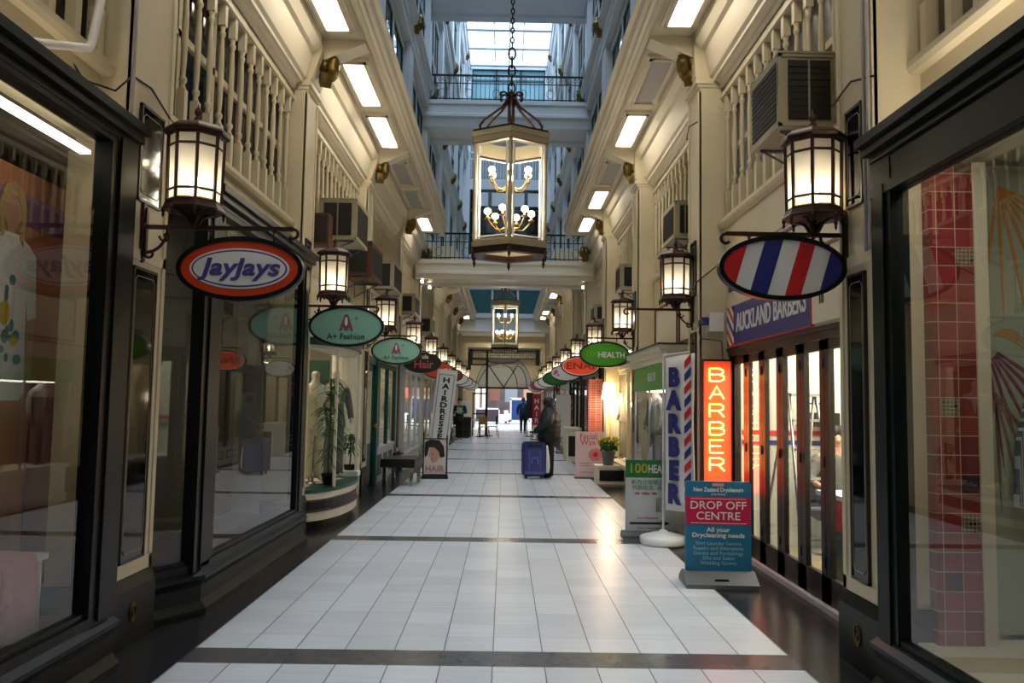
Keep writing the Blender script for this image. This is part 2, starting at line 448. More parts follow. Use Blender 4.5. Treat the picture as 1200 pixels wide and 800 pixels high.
# side walls above the gallery, and the recessed wall behind the spindle screens
for s in (-1, 1):
    nm = SIDES[s]['nm']
    struct('wall_%s' % nm, MB().box(s*2.36, s*2.62, -4, YEND, 5.98, 19.2), WHITEP)
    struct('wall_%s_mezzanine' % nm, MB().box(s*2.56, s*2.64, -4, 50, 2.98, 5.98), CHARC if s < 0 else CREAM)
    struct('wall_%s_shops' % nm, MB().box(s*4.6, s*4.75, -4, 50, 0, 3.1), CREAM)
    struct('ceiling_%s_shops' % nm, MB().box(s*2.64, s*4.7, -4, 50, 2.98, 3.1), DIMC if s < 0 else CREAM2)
    # entablature over the spindle screens with its stepped mouldings
    prof = [(2.6,4.98),(2.40,4.98),(2.40,5.02),(2.365,5.03),(2.365,5.065),(2.33,5.09),(2.30,5.09),(2.30,5.13),(2.27,5.16),(2.215,5.42),(2.215,5.455),(2.17,5.47),(2.11,5.56),(2.11,5.66),(2.6,5.66)]
    struct('cornice_%s' % nm, MB().prism([(s*a, b) for a, b in prof], -4, 48.5, 'y'), SOFFIT)
    sof = [(2.6,5.66),(1.60,5.66),(1.60,5.60),(1.575,5.58),(1.53,5.58),(1.53,5.62),(1.50,5.64),(1.50,5.72),(1.47,5.76),(1.47,5.90),(1.43,5.93),(1.43,5.98),(2.6,5.98)]
    for a, b in ((-4, 19.9), (23.2, 44)):
        struct('gallery_%s' % nm, MB().prism([(s*p, q) for p, q in sof], a, b, 'y'), SOFFIT)
    struct('gallery_%s' % nm, MB().box(s*2.1, s*2.6, 19.9, 23.2, 5.6, 5.98), SOFFIT)
struct('wall_near', MB().box(-4.8, 4.8, -4.2, -4.0, 0, 19.2), CREAM)  # unseen wall added behind the camera to shut out sky light

# pilasters
def emblem(parent, x, y, z, s):
    mb = MB(); mx = Matrix.Translation((x, y, z)) @ Matrix.Rotation(PI/2, 4, 'Z')
    mb.ring(0, 0, 0.042, 0.062, 0.005, -0.004, 0.004, 28, mx)
    mb.tube([(0.024*math.cos(a)*(1 if i < 9 else 1), 0, 0.02+0.02*math.sin(a)) for i, a in enumerate([0.3+i*0.5 for i in range(9)])], 0.004, 5, mx)
    mb.tube([(0.024*math.cos(a), 0, -0.022+0.022*math.sin(a)) for a in [1.7-i*0.5 for i in range(10)]], 0.004, 5, mx)
    mb.tube([(0.012, 0, 0.045), (-0.006, 0, 0.02), (0.01, 0, -0.005), (-0.012, 0, -0.045)], 0.004, 5, mx)
    return mb.obj('emblem', GOLD, parent)
def pilaster(s, k, detail=True):
    d = SIDES[s]['d']; y = py(s, k); h = 0.25
    if k == 0 and s < 0: h = 0.30
    if k == 0 and s > 0: y -= .05
    mb = MB(); mb.box(s*d, s*2.6, y-h, y+h, 0.40, 5.12)
    for z0, z1, e in ((5.02, 5.06, .02), (5.06, 5.12, .045)): mb.box(s*(d-e), s*2.5, y-h-e*.5, y+h+e*.5, z0, z1)
    mb.box(s*(d-.012), s*(d+.02), y-h, y-h+.045, .42, 4.98); mb.box(s*(d-.012), s*(d+.02), y+h-.045, y+h, .42, 4.98)
    mb.box(s*(d-.012), s*(d+.02), y-h, y+h, .42, .50); mb.box(s*(d-.012), s*(d+.02), y-h, y+h, 2.36, 2.43)
    # frieze block up to the gallery
    mb.prism([(s*(d+.02), 5.12), (s*(d-.04), 5.16), (s*2.10, 5.50), (s*2.10, 5.66), (s*2.5, 5.66), (s*2.5, 5.12)], y-h+.03, y+h-.03, 'y')
    p = struct('pilaster', mb, CREAM)
    b = MB(); b.box(s*(d-.035), s*2.6, y-h-.02, y+h+.02, 0, .34)
    b.prism([(s*(d-.035), .34), (s*(d-.01), .41), (s*2.6, .41), (s*2.6, .34)], y-h-.02, y+h+.02, 'y')
    b.obj('pilaster_base', GREEN2, p)
    if detail:
        for z0, z1 in ((0.52, 2.30), (2.74, 3.32)):
            f = MB(); f.box(s*(d-.016), s*(d+.01), y-h+.15, y+h-.15, z0, z1)
            o = f.obj('mirror_panel', BLACKG, p)
            e = MB(); a0, a1 = y-h+.165, y+h-.165; c = .025; zz0, zz1 = z0+.04, z1-.04
            pts = [(a0+c, zz0), (a1-c, zz0), (a1, zz0+c), (a1, zz1-c), (a1-c, zz1), (a0+c, zz1), (a0, zz1-c), (a0, zz0+c)]
            e.tube([(s*(d-.018), q[0], q[1]) for q in pts], 0.0028, 4, closed=True)
            e.obj('gold_line_border', LBRASS, o)
            w = MB(); 
            for (u0, u1, v0, v1) in ((y-h+.135, y-h+.15, z0-.015, z1+.015), (y+h-.15, y+h-.135, z0-.015, z1+.015), (y-h+.135, y+h-.135, z0-.015, z0), (y-h+.135, y+h-.135, z1, z1+.015)):
                w.box(s*(d-.022), s*(d+.01), u0, u1, v0, v1)
            w.obj('panel_frame', DARKW, o)
        emblem(p, s*(d-.04), y, .20, s)
    # ceiling-side console rib that carries the gallery
    r_ = MB(); n = 8
    pts = [(s*2.10, 5.40)] + [(s*(1.62+.48*(1-math.sin(i/n*PI/2))), 5.63-.21*(1-math.cos((1-i/n)*PI/2))) for i in range(n+1)] + [(s*1.62, 5.67), (s*2.10, 5.67)]
    if not (19.5 < y < 23.5):
        r_.prism(pts, y-.13, y+.13, 'y'); r_.obj('console', SOFFIT, p)
    return p
for s in (-1, 1):
    for k in range(-1, 11): pilaster(s, k, k < 5)

# fascia band and sill under the spindle screens, shop partitions
for s in (-1, 1):
    nm = SIDES[s]['nm']
    for k in range(-2, 10):
        a, b = py(s, k)+.25, py(s, k+1)-.25
        mb = MB().box(s*2.42, s*2.58, a, b, 3.06, 3.44)
        struct('trim_%d' % (1 if s < 0 else 2), mb, CREAM)
        m2 = MB().prism([(s*2.58, 3.44), (s*2.36, 3.44), (s*2.34, 3.47), (s*2.34, 3.50), (s*2.38, 3.53), (s*2.58, 3.53)], a, b, 'y')
        m2.box(s*2.40, s*2.56, a, b, 4.88, 5.0)
        struct('trim_3', m2, CREAM)
        if k >= 0 and not (s < 0 and k == -1):
            yc = py(s, k)
            if not (s < 0 and k == 0):
                struct('partition', MB().box(s*2.5, s*4.7, yc-.06, yc+.06, 0, 3.05), CREAM2)

# turned spindle screens
def spindle_mb():
    m = MB(); w = .031
    m.box(-w, w, -w, w, 0, .30); m.box(-w, w, -w, w, 1.17, 1.36)
    m.lathe([(.031,.30),(.020,.33),(.017,.345),(.030,.37),(.030,.39),(.016,.41),(.022,.5),(.026,.70),(.025,.9),(.019,1.04),(.017,1.07),(.029,1.09),(.029,1.11),(.018,1.13),(.030,1.17)], 10)
    return m
SP = None
def spindle_screen(s, k, n=14):
    global SP
    t = thing('spindle_screen', 'cream screen of tall turned spindles in the %s bay above the %s side' % (ORD[k+1], SIDES[s]['who']), 'screen', (s*2.43, 0, 3.53), 0, 'spindle screens above the shops')
    a, b = py(s, k)+.25, py(s, k+1)-.25
    m = MB(); m.box(-.04, .04, a, b, 0, .02); m.box(-.045, .045, a, b, 1.36, 1.40); m.obj('rail', CREAM, t)
    for i in range(n):
        y = a+(b-a)*(i+.5)/n
        if SP is None: o = spindle_mb().obj('spindle', CREAM, t); SP = o
        else: o = SP.copy(); COL.objects.link(o); o.parent = t
        o.location = (0, y, 0)
for s in (-1, 1):
    for k in range(-1, 9): spindle_screen(s, k, 14 if k < 4 else 10)
# window frames and panes seen behind the spindles
for s in (-1, 1):
    for k in range(-1, 4):
        a, b = py(s, k)+.25, py(s, k+1)-.25
        m = MB()
        for i in range(6):
            y = a+(b-a)*i/5; m.box(s*2.50, s*2.56, y-.03, y+.03, 3.53, 4.9)
        m.box(s*2.50, s*2.56, a, b, 4.28, 4.34)
        w = struct('window_%d' % (k+2), m, CREAM)
        MB().box(s*2.535, s*2.55, a, b, 3.53, 4.9).obj('pane', BLACKG if s < 0 else GREYP if k == 0 else OLIVE, w)

# gallery light boxes
def light_box(s, y, lit, i, k):
    where = '%s gallery light box from the camera on the %s side' % (ORD[i], SIDES[s]['who'])
    t = thing('gallery_light', ('glowing white ' if lit else 'unlit grey ')+where, 'light', (s*1.87, y, 5.62), 0, 'gallery light boxes')
    m = MB(); w, l, e = .16, .725, .035
    m.box(-w, -w+e, -l, l, -.03, .04); m.box(w-e, w, -l, l, -.03, .04); m.box(-w, w, -l, -l+e, -.03, .04); m.box(-w, w, l-e, l, -.03, .04)
    m.box(-w-.03, -w, -l-.03, l+.03, -.005, .04); m.box(w, w+.03, -l-.03, l+.03, -.005, .04); m.box(-w, w, -l-.03, -l, -.005, .04); m.box(-w, w, l, l+.03, -.005, .04)
    m.obj('frame', SOFFIT, t)
    MB().box(-w+e, w-e, -l+e, l-e, -.004, .01).obj('diffuser', LIT if lit else GREYPANEL, t)
LITS = {-1: {-1: (1, 1), 0: (1, 1), 1: (1, 1), 2: (0, 0), 3: (1, 0), 5: (0, 0), 6: (0, 0), 7: (0, 0), 8: (1, 0)},
        1: {-1: (1, 1), 0: (1, 1), 1: (0, 1), 2: (0, 1), 3: (1, 0), 5: (0, 0), 6: (1, 0), 7: (0, 1), 8: (1, 0)}}
for s in (-1, 1):
    i = 0
    for k, (a, b) in LITS[s].items():
        for lit, off in ((a, 1.10), (b, 2.95)):
            if (k == 8 and off > 2) or (k == 3 and off > 2): continue
            light_box(s, py(s, k)+off, lit, i, k); i += 1

# lion-mask bosses
def lion_mb():
    m = MB()
    def f(d):
        a = math.atan2(d.x, d.z); return 1+.16*math.sin(7*a)*(1-abs(d.y))+.08*math.sin(13*d.x+9*d.z)
    m.ball((0, .02, .02), .145, 18, 12, fn=f, sc=(.95, .6, 1.1))            # mane
    m.ball((0, -.07, .03), .085, 12, 8, sc=(1, .8, 1.05))                   # face
    m.ball((0, -.14, -.01), .05, 10, 6, sc=(1.1, .8, .75))                  # muzzle
    m.ball((0, -.175, .012), .02, 8, 5)                                     # nose
    for x in (-.04, .04):
        m.ball((x, -.13, .055), .016, 8, 5); m.ball((x*2.4, -.03, .14), .035, 8, 5, sc=(1, .6, 1)); m.ball((x*.9, -.12, .085), .026, 8, 5, sc=(1.3, .6, .5))
    m.prism([(-.06, -.07), (.06, -.07), (.035, -.17), (0, -.23), (-.035, -.17)], -.11, .02, 'y')   # beard
    m.ball((0, -.06, -.12), .07, 10, 6, sc=(.8, .7, 1.1))
    return m
LION = None
def lion(s, x, y, z, label, sc=1.0):
    global LION
    if LION is None: LION = lion_mb().obj('lion_head', GOLD); o = LION
    else: o = LION.copy(); COL.objects.link(o)
    o.location = (x, y, z); o.rotation_euler = (0, 0, s*R(62)); o.scale = (sc, sc, sc)
    tag(o, label, 'ornament', 'gilded lion heads on the pilasters')
for s in (-1, 1):
    for k in range(0, 9):
        if k == 4: continue
        lion(s, s*2.06, py(s, k), 5.36, 'gilded lion head under the gallery at the %s pilaster of the %s side' % (ORD[k], SIDES[s]['who']))
    lion(s, s*2.04, 21.4 if s < 0 else 20.7, 5.38, 'gilded lion head beside the lower footbridge on the %s side' % SIDES[s]['who'])
    for L, z in enumerate((9.85, 14.05, 18.2)):
        for k in range(2 if L == 0 else 4, 9):
            lion(s, s*2.0, 5.0+P*k, z, 'dark gilded lion head on the %s upper ledge, %s along the %s side' % (ORD[L], ORD[k], SIDES[s]['who']), 1.1)

# upper storeys: pilasters, ledges and windows
for s in (-1, 1):
    nm = SIDES[s]['nm']
    for k in range(-1, 9):
        y = 5.0+P*k
        struct('pilaster', MB().box(s*2.12, s*2.4, y-.33, y+.33, 5.98, 19.2).box(s*2.09, s*2.4, y-.36, y+.36, 5.98, 6.2), WHITEP)
    for z in (9.3, 13.5, 17.7):
        pr = [(2.4, z), (2.10, z), (2.10, z+.18), (2.07, z+.2), (2.07, z+.45), (2.0, z+.5), (1.97, z+.58), (1.97, z+.64), (2.4, z+.70)]
        struct('ledge_%s' % nm, MB().prism([(s*a, b) for a, b in pr], -4, YEND, 'y'), WHITEP)
def upper_window(s, y, z, wn):
    fr = MB(); h, w = 2.85, 3.3
    for a in (-w/2, -.05, w/2-.1): fr.box(-.05, .02, a, a+.1, 0, h)
    for zz in (0, 1.2, h-.1): fr.box(-.06, .02, -w/2, w/2, zz, zz+.1)
    fr.box(-.10, .02, -w/2-.05, w/2+.05, -.1, 0)
    o = fr.obj('window_%d' % wn, WHITEP); o['kind'] = 'structure'
    g = MB()
    for a, b in ((-w/2+.1, -.05), (.05, w/2-.1)):
        for z0, z1 in ((.1, 1.2), (1.3, h-.1)):
            for (u0, u1, v0, v1) in ((a, a+.06, z0, z1), (b-.06, b, z0, z1), (a, b, z0, z0+.06), (a, b, z1-.06, z1), ((a+b)/2-.02, (a+b)/2+.02, z0, z1)): g.box(-.03, .0, u0, u1, v0, v1)
    g.obj('sash', TEALD, o)
    MB().box(-.012, -.004, -w/2+.1, w/2-.1, .1, h-.1).obj('pane', BLACKG, o)
    return o
UW = None; wn = 10
for s in (1, -1):
    for k in range(1, 9):
        for z in (6.3, 10.3, 14.5):
            y = 5.0+P*(k-.5)
            if UW is None: UW = upper_window(1, y, z, wn); o = UW
            else:
                o = UW.copy(); COL.objects.link(o); o.name = 'window_%d' % wn
                for c in [c for c in bpy.data.objects if c.parent == UW]:
                    q = c.copy(); COL.objects.link(q); q.parent = o
            o.location = (s*2.28, y, z); o.rotation_euler = (0, 0, 0 if s > 0 else PI); wn += 1

# roof: glass between white beams
mb = MB()
for i in range(23):
    y = -3.4+i*2.0; mb.box(-2.4, 2.4, y-.11, y+.11, 18.75, 19.08)
for x in (-2.0, -.7, .7, 2.0): mb.box(x-.03, x+.03, -4, YEND, 19.02, 19.1)
for s in (-1, 1): mb.box(s*1.95, s*2.4, -4, YEND, 18.7, 19.0)
sk = struct('ceiling_skylight', mb, WHITEP)
MB().box(-2.4, 2.4, -4, YEND, 19.10, 19.12).obj('roof_glass', SKYGL, sk)

# end wall above the low passage
ew = MB()
def ewall(x0, x1, z0, z1): ew.box(x0, x1, YEND, YEND+.3, z0, z1)
ewins = [(-1.9, 1.9, 16.9, 18.75), (-1.95, 1.95, 12.9, 15.0), (-1.9, 1.9, 9.0, 12.4), (-1.95, 1.95, 5.95, 7.25)]
z = 19.2
for (x0, x1, z0, z1) in ewins:
    ewall(-2.62, 2.62, z1, z); ewall(-2.62, x0, z0, z1); ewall(x1, 2.62, z0, z1); z = z0
ewall(-2.62, 2.62, 5.05, z)
ew.box(-2.4, 2.4, YEND-.12, YEND, 5.75, 5.9); ew.box(-2.4, 2.4, YEND-.08, YEND, 5.05, 5.25)
struct('wall_end', ew, WHITEP)
ENDP = [mat('pale_teal_pane', (112, 156, 168), .2), mat('pale_grey_pane', (132, 142, 152), .2), BLACKG, mat('teal_blind_pane', (30, 84, 88), .3)]
for i, (x0, x1, z0, z1) in enumerate(ewins):
    fr = MB(); n = 3 if i in (0, 1, 3) else 2
    for j in range(n+1):
        x = x0+(x1-x0)*j/n; fr.box(x-.05, x+.05, YEND+.05, YEND+.15, z0, z1)
    for zz in ((z0, z1, z0+(z1-z0)*.68) if i != 3 else (z0, z1)): fr.box(x0, x1, YEND+.05, YEND+.15, zz-.05, zz+.05)
    w = struct('window_%d' % (70+i), fr, TEALD if i in (0, 2) else WHITEP)
    MB().box(x0, x1, YEND+.1, YEND+.11, z0, z1).obj('pane', ENDP[i], w)
    if i == 2:
        g = MB()
        for j in range(4):
            xa = x0+.2+j*.93; g.box(xa, xa+.75, YEND+.09, YEND+.1, 11.55, 12.25)
        g.obj('transom_panel', WHITEP, w)
    if i == 1:
        g = MB()
        for j in range(26):
            xa = x0+.1+j*.15; g.box(xa, xa+.03, YEND+.02, YEND+.05, 13.0, 14.0)
        g.box(x0, x1, YEND+.02, YEND+.05, 13.95, 14.02); g.obj('window_guard_bar', WHITEP, w)
# low passage to the street
struct('ceiling_passage', MB().box(-2.6, 2.6, YEND, 50.4, 5.05, 5.2), CREAM2)
pa = MB(); pa.box(-2.4, 2.4, 43.8, 44.2, 4.72, 5.05); pa.box(-2.4, 2.4, 46.4, 46.8, 4.62, 5.05)
for s in (-1, 1):
    pa.box(s*2.1, s*2.4, 46.4, 46.8, 3.9, 4.62)
struct('beam_passage', pa, CREAM); struct('ceiling_lamp_passage', MB().box(-.8, .8, 44.8, 45.8, 5.02, 5.045), LIT)  # glowing panel added under the ceiling to brighten the passage walls
for s in (-1, 1): struct('wall_%s_passage' % SIDES[s]['nm'], MB().box(s*2.3, s*2.6, 46.6, 50.5, 0, 5.1), CREAM)

# ---------------- footbridges and their iron railings
def bridge(name, top, fascia, bottom, y0, y1, m):
    pr = [(y0, top), (y0, top-.10), (y0+.05, top-.13), (y0+.05, top-fascia*.55), (y0+.01, top-fascia*.6), (y0+.01, top-fascia*.72), (y0+.09, top-fascia*.8), (y0+.14, bottom), (y0+.34, bottom), (y0+.38, bottom+.06), (y1-.38, bottom+.06), (y1-.34, bottom), (y1, bottom), (y1, top)]
    return struct(name, MB().prism(pr, -2.34, 2.34, 'x'), m)
bridge('footbridge', 5.21, .52, 4.72, 21.0, 22.7, CREAM2)
bridge('footbridge', 9.49, .60, 8.80, 21.0, 22.7, WHITEP)
bridge('footbridge', 13.2, .60, 12.45, 21.0, 22.7, WHITEP)
BAL = [None]
def railing(z, label, hh=.72):
    t = thing('iron_railing', label, 'railing', (0, 21.08, z), 0, 'footbridge railings')
    m = MB(); m.box(-2.2, 2.2, -.03, .03, hh-.04, hh); m.obj('top_rail', IRON, t)
    m = MB(); m.box(-2.2, 2.2, -.012, .012, hh*.66, hh*.66+.02); m.obj('middle_rail', IRON, t)
    m = MB(); m.box(-2.2, 2.2, -.012, .012, .05, .075); m.obj('bottom_rail', IRON, t)
    for i in range(37):
        x = -2.16+i*.12
        if BAL[0] is None: o = MB().box(-.009, .009, -.009, .009, 0, hh-.02).obj('baluster', TEALD, t); BAL[0] = o
        else: o = BAL[0].copy(); COL.objects.link(o); o.parent = t
        o.location = (x, 0, 0)
    for i in range(6):
        x = -1.8+i*.72; m = MB()
        m.ring(0, hh*.83, .055, .055, .010, -.008, .008, 16); m.ring(.11, hh*.83, .05, .05, .010, -.008, .008, 16)
        m.ring(.055, hh*.30, .10, .12, .010, -.008, .008, 18)
        o = m.obj('scroll', IRON, t); o.location = (x, 0, 0)
railing(5.21, 'black iron railing of the lower footbridge behind the big lantern')
railing(9.49, 'black iron railing of the upper footbridge under the glazed roof')

# ---------------- fanlight gate at the street end (Y = 48)
t = thing('entrance_gate', 'arched fanlight screen with iron tracery over the street entrance', 'gate', (0, 48.0, 0))
m = MB()
for s in (-1, 1): m.box(s*1.66, s*2.3, -.1, .1, 0, 5.05)
ar = [(1.66*math.cos(PI*i/24), 2.35+1.95*math.sin(PI*i/24)) for i in range(25)]
for i in range(24):
    (xa, za), (xb, zb) = ar[i], ar[i+1]
    m.prism([(xa, za), (xb, zb), (xb, 5.05), (xa, 5.05)], -.1, .1, 'y')
m.obj('arch_surround', CREAM, t)
MB().prism(ar, -.012, .012, 'y').obj('fanlight_pane', mat('fanlight_glass', (186, 188, 186), .4), t)
m = MB(); m.box(-1.7, 1.7, -.09, .02, 2.28, 2.38)
m.tube([(x, -.04, zz) for x, zz in ar], .03, 5)
for a, b in (((-.95, 3.7), (0, 2.38)), ((0, 2.38), (.8, 3.7)), ((-.3, 3.75), (-.9, 3.6))): m.tube([(a[0], -.04, a[1]), (b[0], -.04, b[1])], .025, 5)
m.tube([(-1.6+.1*i, -.04, 2.4+1.3*math.sin(min(1, i/9)*PI/2)) for i in range(10)], .022, 5)
m.tube([(.75+.6*math.sin(i/9*PI/2), -.04, 3.65-1.25*(1-math.cos(i/9*PI/2))) for i in range(10)], .022, 5)
m.tube([(-.1+.9*math.sin(i/9*PI/2), -.04, 3.7-1.3*(1-math.cos(i/9*PI/2))) for i in range(10)], .022, 5)
m.ring(-.1, 4.0, .95, .22, .04, -.06, -.02, 30); m.obj('iron_tracery', IRON, t)
MB().box(-1.0, 1.0, -.05, -.03, 3.62, 3.72).obj('white_bar', SIGNW, t)
m = MB(); m.box(-1.9, 1.9, -.7, -.66, 4.0, 4.5); m.obj('lattice_panel', LATT, t)
m = MB(); m.box(-1.9, 1.9, -.74, -.64, 4.0, 4.05); m.box(-1.9, 1.9, -.74, -.64, 4.46, 4.52); m.obj('lattice_rail', DARKW, t)
for s in (-1, 1):
    m = MB(); m.box(s*1.95-.11, s*1.95+.11, -.9, -.6, 3.65, 4.55); m.obj('loudspeaker_box', BLACK, t)

# ---------------- the street outside
bf = MB(); bf.box(-14, 14, 66, 66.4, 0, 12)
st = struct('building_facade', bf, mat('street_facade', (150, 118, 104), 0.7, var=.2, scale=.6))
t = thing('street_shopfront', 'dark shop window across the street with brown posters', 'shopfront', (0, 65.9, 0))
MB().box(-1.5, 5, 0, .1, .5, 3.6).obj('pane', mat('street_window', (62, 50, 48), .3, var=.5, scale=1.5), t)
m = MB(); m.box(-1.75, -1.45, -.05, .2, 0, 4); m.box(-1.5, 5, -.05, .1, 3.6, 3.9); m.box(-1.5, 5, -.05, .1, .0, .5); m.obj('frame', SIGNW, t)
for x0, z0, w, h, mm in ((-1.2, 1.6, .9, 1.3, BROWN), (.1, 1.5, 1.0, 1.1, GREYP), (1.6, 1.2, 1.4, 1.9, mat('poster_tan', (134, 96, 70), .6)), (3.4, 1.7, 1.2, 1.5, mat('poster_orange', (206, 84, 56), .6))):
    MB().box(x0, x0+w, -.02, 0, z0, z0+h).obj('poster', mm, t)
struct('wall_street_side', MB().box(-9, -1.9, 64, 64.3, 0, 6), mat('pink_render', (206, 182, 178), .7))
struct('kerb', MB().box(-14, 14, 55, 55.3, -.01, .1), STREET)
t = thing('sign_board', 'blue standing board in a white frame outside the street entrance', 'sign', (1.05, 53.2, 0))
m = MB(); m.box(-.62, -.52, -.03, .03, 0, 1.75); m.box(.62, .72, -.03, .03, 0, 1.75); m.box(-.62, .72, -.03, .03, 1.65, 1.8); m.box(-.62, .72, -.03, .03, .25, .35); m.obj('frame', SIGNW, t)
MB().box(-.52, .62, -.015, .015, .35, 1.65).obj('panel', mat('street_board_blue', (36, 66, 130), .4), t)
t = thing('street_barrier', 'low white framed barrier with a dark banner at the kerb', 'barrier', (-1.0, 54.0, 0))
m = MB(); m.box(-.9, .75, -.03, .03, 1.0, 1.1); m.box(-.9, .75, -.03, .03, .1, .2)
for x in (-.9, .68): m.box(x, x+.07, -.25, .25, 0, .06); m.box(x, x+.07, -.03, .03, 0, 1.1)
m.obj('frame', SIGNW, t); MB().box(-.83, .68, -.01, .01, .2, 1.0).obj('banner', mat('barrier_banner', (60, 44, 58), .6), t)
t = thing('motor_scooter', 'small pale scooter parked beside the blue standing board', 'scooter', (.32, 55.0, 0), .3)
m = MB()
for y in (-.5, .5): m.lathe([(.02, -.05), (.2, -.05), (.22, 0), (.2, .05), (.02, .05)], 14, Matrix.Translation((0, y, .22)) @ Matrix.Rotation(PI/2, 4, 'Y'))
m.obj('wheel', BLACK, t)
m = MB(); m.prism([(-.6, .35), (-.5, .72), (0, .75), (.05, .35), (.3, .3), (.42, .95), (.5, .95), (.45, .25), (-.2, .2)], -.14, .14, 'x'); m.obj('body', mat('scooter_pink', (224, 196, 206), .3), t)
MB().tube([(-.28, .45, 1.02), (0, .42, .98), (.28, .45, 1.02)], .02, 6).obj('handlebar', BLACK, t)

# ================================================================== LANTERNS ON BRACKETS
def octo(r, n=8): return [(r*math.cos(2*PI*(i+.5)/n), r*math.sin(2*PI*(i+.5)/n)) for i in range(n)]
def lantern_proto(s, d, lx, arm, label):
    """bracket plate on the pilaster face, arm towards the aisle, lantern standing on it"""
    t = thing('wall_lantern', label, 'lantern', (s*d, 0, 2.575), 0, 'octagonal lanterns on iron brackets')
    q = -s                                   # direction from wall to aisle
    m = MB()
    pl = [(-.03, -.17), (-.02, -.21), (0, -.225), (.02, -.21), (.03, -.17), (.03, .11), (.02, .15), (0, .165), (-.02, .15), (-.03, .11)]
    m.prism(pl, 0, q*.02, 'x'); m.prism([(a*.5, b*.8-.01) for a, b in pl], q*.02, q*.035, 'x'); m.obj('wall_plate', BRONZE, t)
    m = MB(); m.box(0, q*(arm-.03), -.012, .012, -.012, .014)
    m.tube([(q*(arm-.03+.03*math.sin(a)), 0, -.028+.03*math.cos(a)) for a in [i*.5 for i in range(9)]], .011, 6)
    m.ball((q*.015, 0, 0), .028, 8, 6); m.obj('bracket_arm', BRONZE, t)
    m = MB(); pts = []
    for i in range(15):
        a = i/14; pts.append((q*(.03+.13*math.sin(a*PI*.5)), 0, -.16+.15*(1-math.cos(a*PI*.5))))
    m.tube(pts, .010, 6)
    m.tube([(q*(.055+.035*(1-i/16)*math.cos(i*.45+PI)), 0, -.165-.035*(1-i/16)*math.sin(i*.45)) for i in range(15)], .009, 6)
    m.tube([(q*(.150-.04*(1-i/16)*math.cos(i*.45)), 0, -.055-.04*(1-i/16)*math.sin(i*.45)) for i in range(15)], .008, 6)
    m.obj('scroll', BRONZE, t)
    c = (q*lx, 0)
    m = MB()                                  # curved cradle under the lantern
    for i in range(4):
        a = PI/4+i*PI/2; ca, sa = math.cos(a), math.sin(a)
        m.tube([(c[0]+ca*r, sa*r, z) for r, z in ((.012, .012), (.03, .03), (.055, .07), (.10, .095), (.145, .105))], [.016, .014, .012, .010, .010], 6)
    m.lathe([(.02, .0), (.024, .03), (.012, .05), (.018, .09), (.01, .12)], 10, c=c)
    m.obj('cradle', BRONZE, t)
    m = MB(); m.lathe([(.10, .095), (.185, .10), (.19, .112), (.178, .128), (.172, .15), (.10, .155)], 8, c=c, smooth=False, ph=PI/8)
    for x, y in octo(.178): m.lathe([(.012, .11), (.013, .09), (.007, .08), (.010, .068), (.002, .05)], 6, c=(c[0]+x, y))
    m.obj('base_ring', BRONZE, t)
    m = MB(); ro = octo(.158); rt_ = octo(.166)
    for i in range(8):
        (xa, ya), (xb, yb) = ro[i], rt_[i]
        m.tube([(c[0]+xa, ya, .15), (c[0]+xb, yb, .585)], .0115, 4)
        j = (i+1) % 8
        for z in (.158, .225, .505, .578):
            f = (z-.15)/.435; A = (xa+(xb-xa)*f, ya+(yb-ya)*f); B = (ro[j][0]+(rt_[j][0]-ro[j][0])*f, ro[j][1]+(rt_[j][1]-ro[j][1])*f)
            m.tube([(c[0]+A[0], A[1], z), (c[0]+B[0], B[1], z)], .0085 if z not in (.158, .578) else .012, 4)
    m.obj('frame', BRONZE, t)
    g = MB(); a = octo(.150); b = octo(.158)
    for i in range(8):
        j = (i+1) % 8; g.add([(c[0]+a[i][0], a[i][1], .155), (c[0]+a[j][0], a[j][1], .155), (c[0]+b[j][0], b[j][1], .58), (c[0]+b[i][0], b[i][1], .58)], [(0, 1, 2, 3)])
    g.obj('glass_pane', FROST, t)
    m = MB(); m.lathe([(.12, .578), (.20, .585), (.205, .60), (.195, .615), (.16, .64), (.10, .662), (.04, .675), (.03, .69), (.012, .70)], 8, c=c, smooth=False, ph=PI/8)
    m.obj('cap', BRONZE, t)
    MB().lathe([(.02, .68), (.026, .70), (.012, .715), (.024, .735), (.024, .75), (.008, .775), (.002, .80)], 8, c=c).obj('finial', BRONZE, t)
    MB().lathe([(.018, .19), (.03, .22), (.034, .26), (.03, .31), (.012, .335)], 8, c=c).obj('lamp', BULB, t)
    l = bpy.data.lights.new('lantern_light', 'POINT'); l.energy = 18; l.color = (1.0, 0.89, 0.72); l.shadow_soft_size = .035
    lo = bpy.data.objects.new('lantern_light', l); COL.objects.link(lo); lo.parent = t; lo.location = (c[0], 0, .27)
    return t
L0 = lantern_proto(-1, 2.25, .32, .98, 'large octagonal lantern on the iron arm that holds the orange oval sign'); L0.location.y = 5.05
L1 = lantern_proto(-1, 2.25, .32, .84, 'octagonal lantern above the larger mint oval sign'); L1.location.y = 9.24
R0 = lantern_proto(1, 2.15, .20, .78, 'large octagonal lantern over the red, white and blue striped oval sign'); R0.location.y = 4.95
LL = {2: 'octagonal lantern above the smaller mint oval sign', 3: 'octagonal lantern above the black hair salon oval sign', 4: 'octagonal lantern above the small orange oval behind the hairdresser banner', 5: 'octagonal lantern above the brown oval sign'}
RL = {1: 'octagonal lantern on an empty bracket between barber and health shops', 2: 'octagonal lantern above the green health oval sign', 3: 'octagonal lantern above the red oval sign', 4: 'octagonal lantern above the white flower oval sign', 5: 'octagonal lantern above the deep green ringed oval sign'}
for k in range(2, 10):
    dup(L1, (-2.25, py(-1, k), 2.575), None, LL.get(k, 'distant octagonal lantern, %s along the fashion-shop side' % ORD[k]))
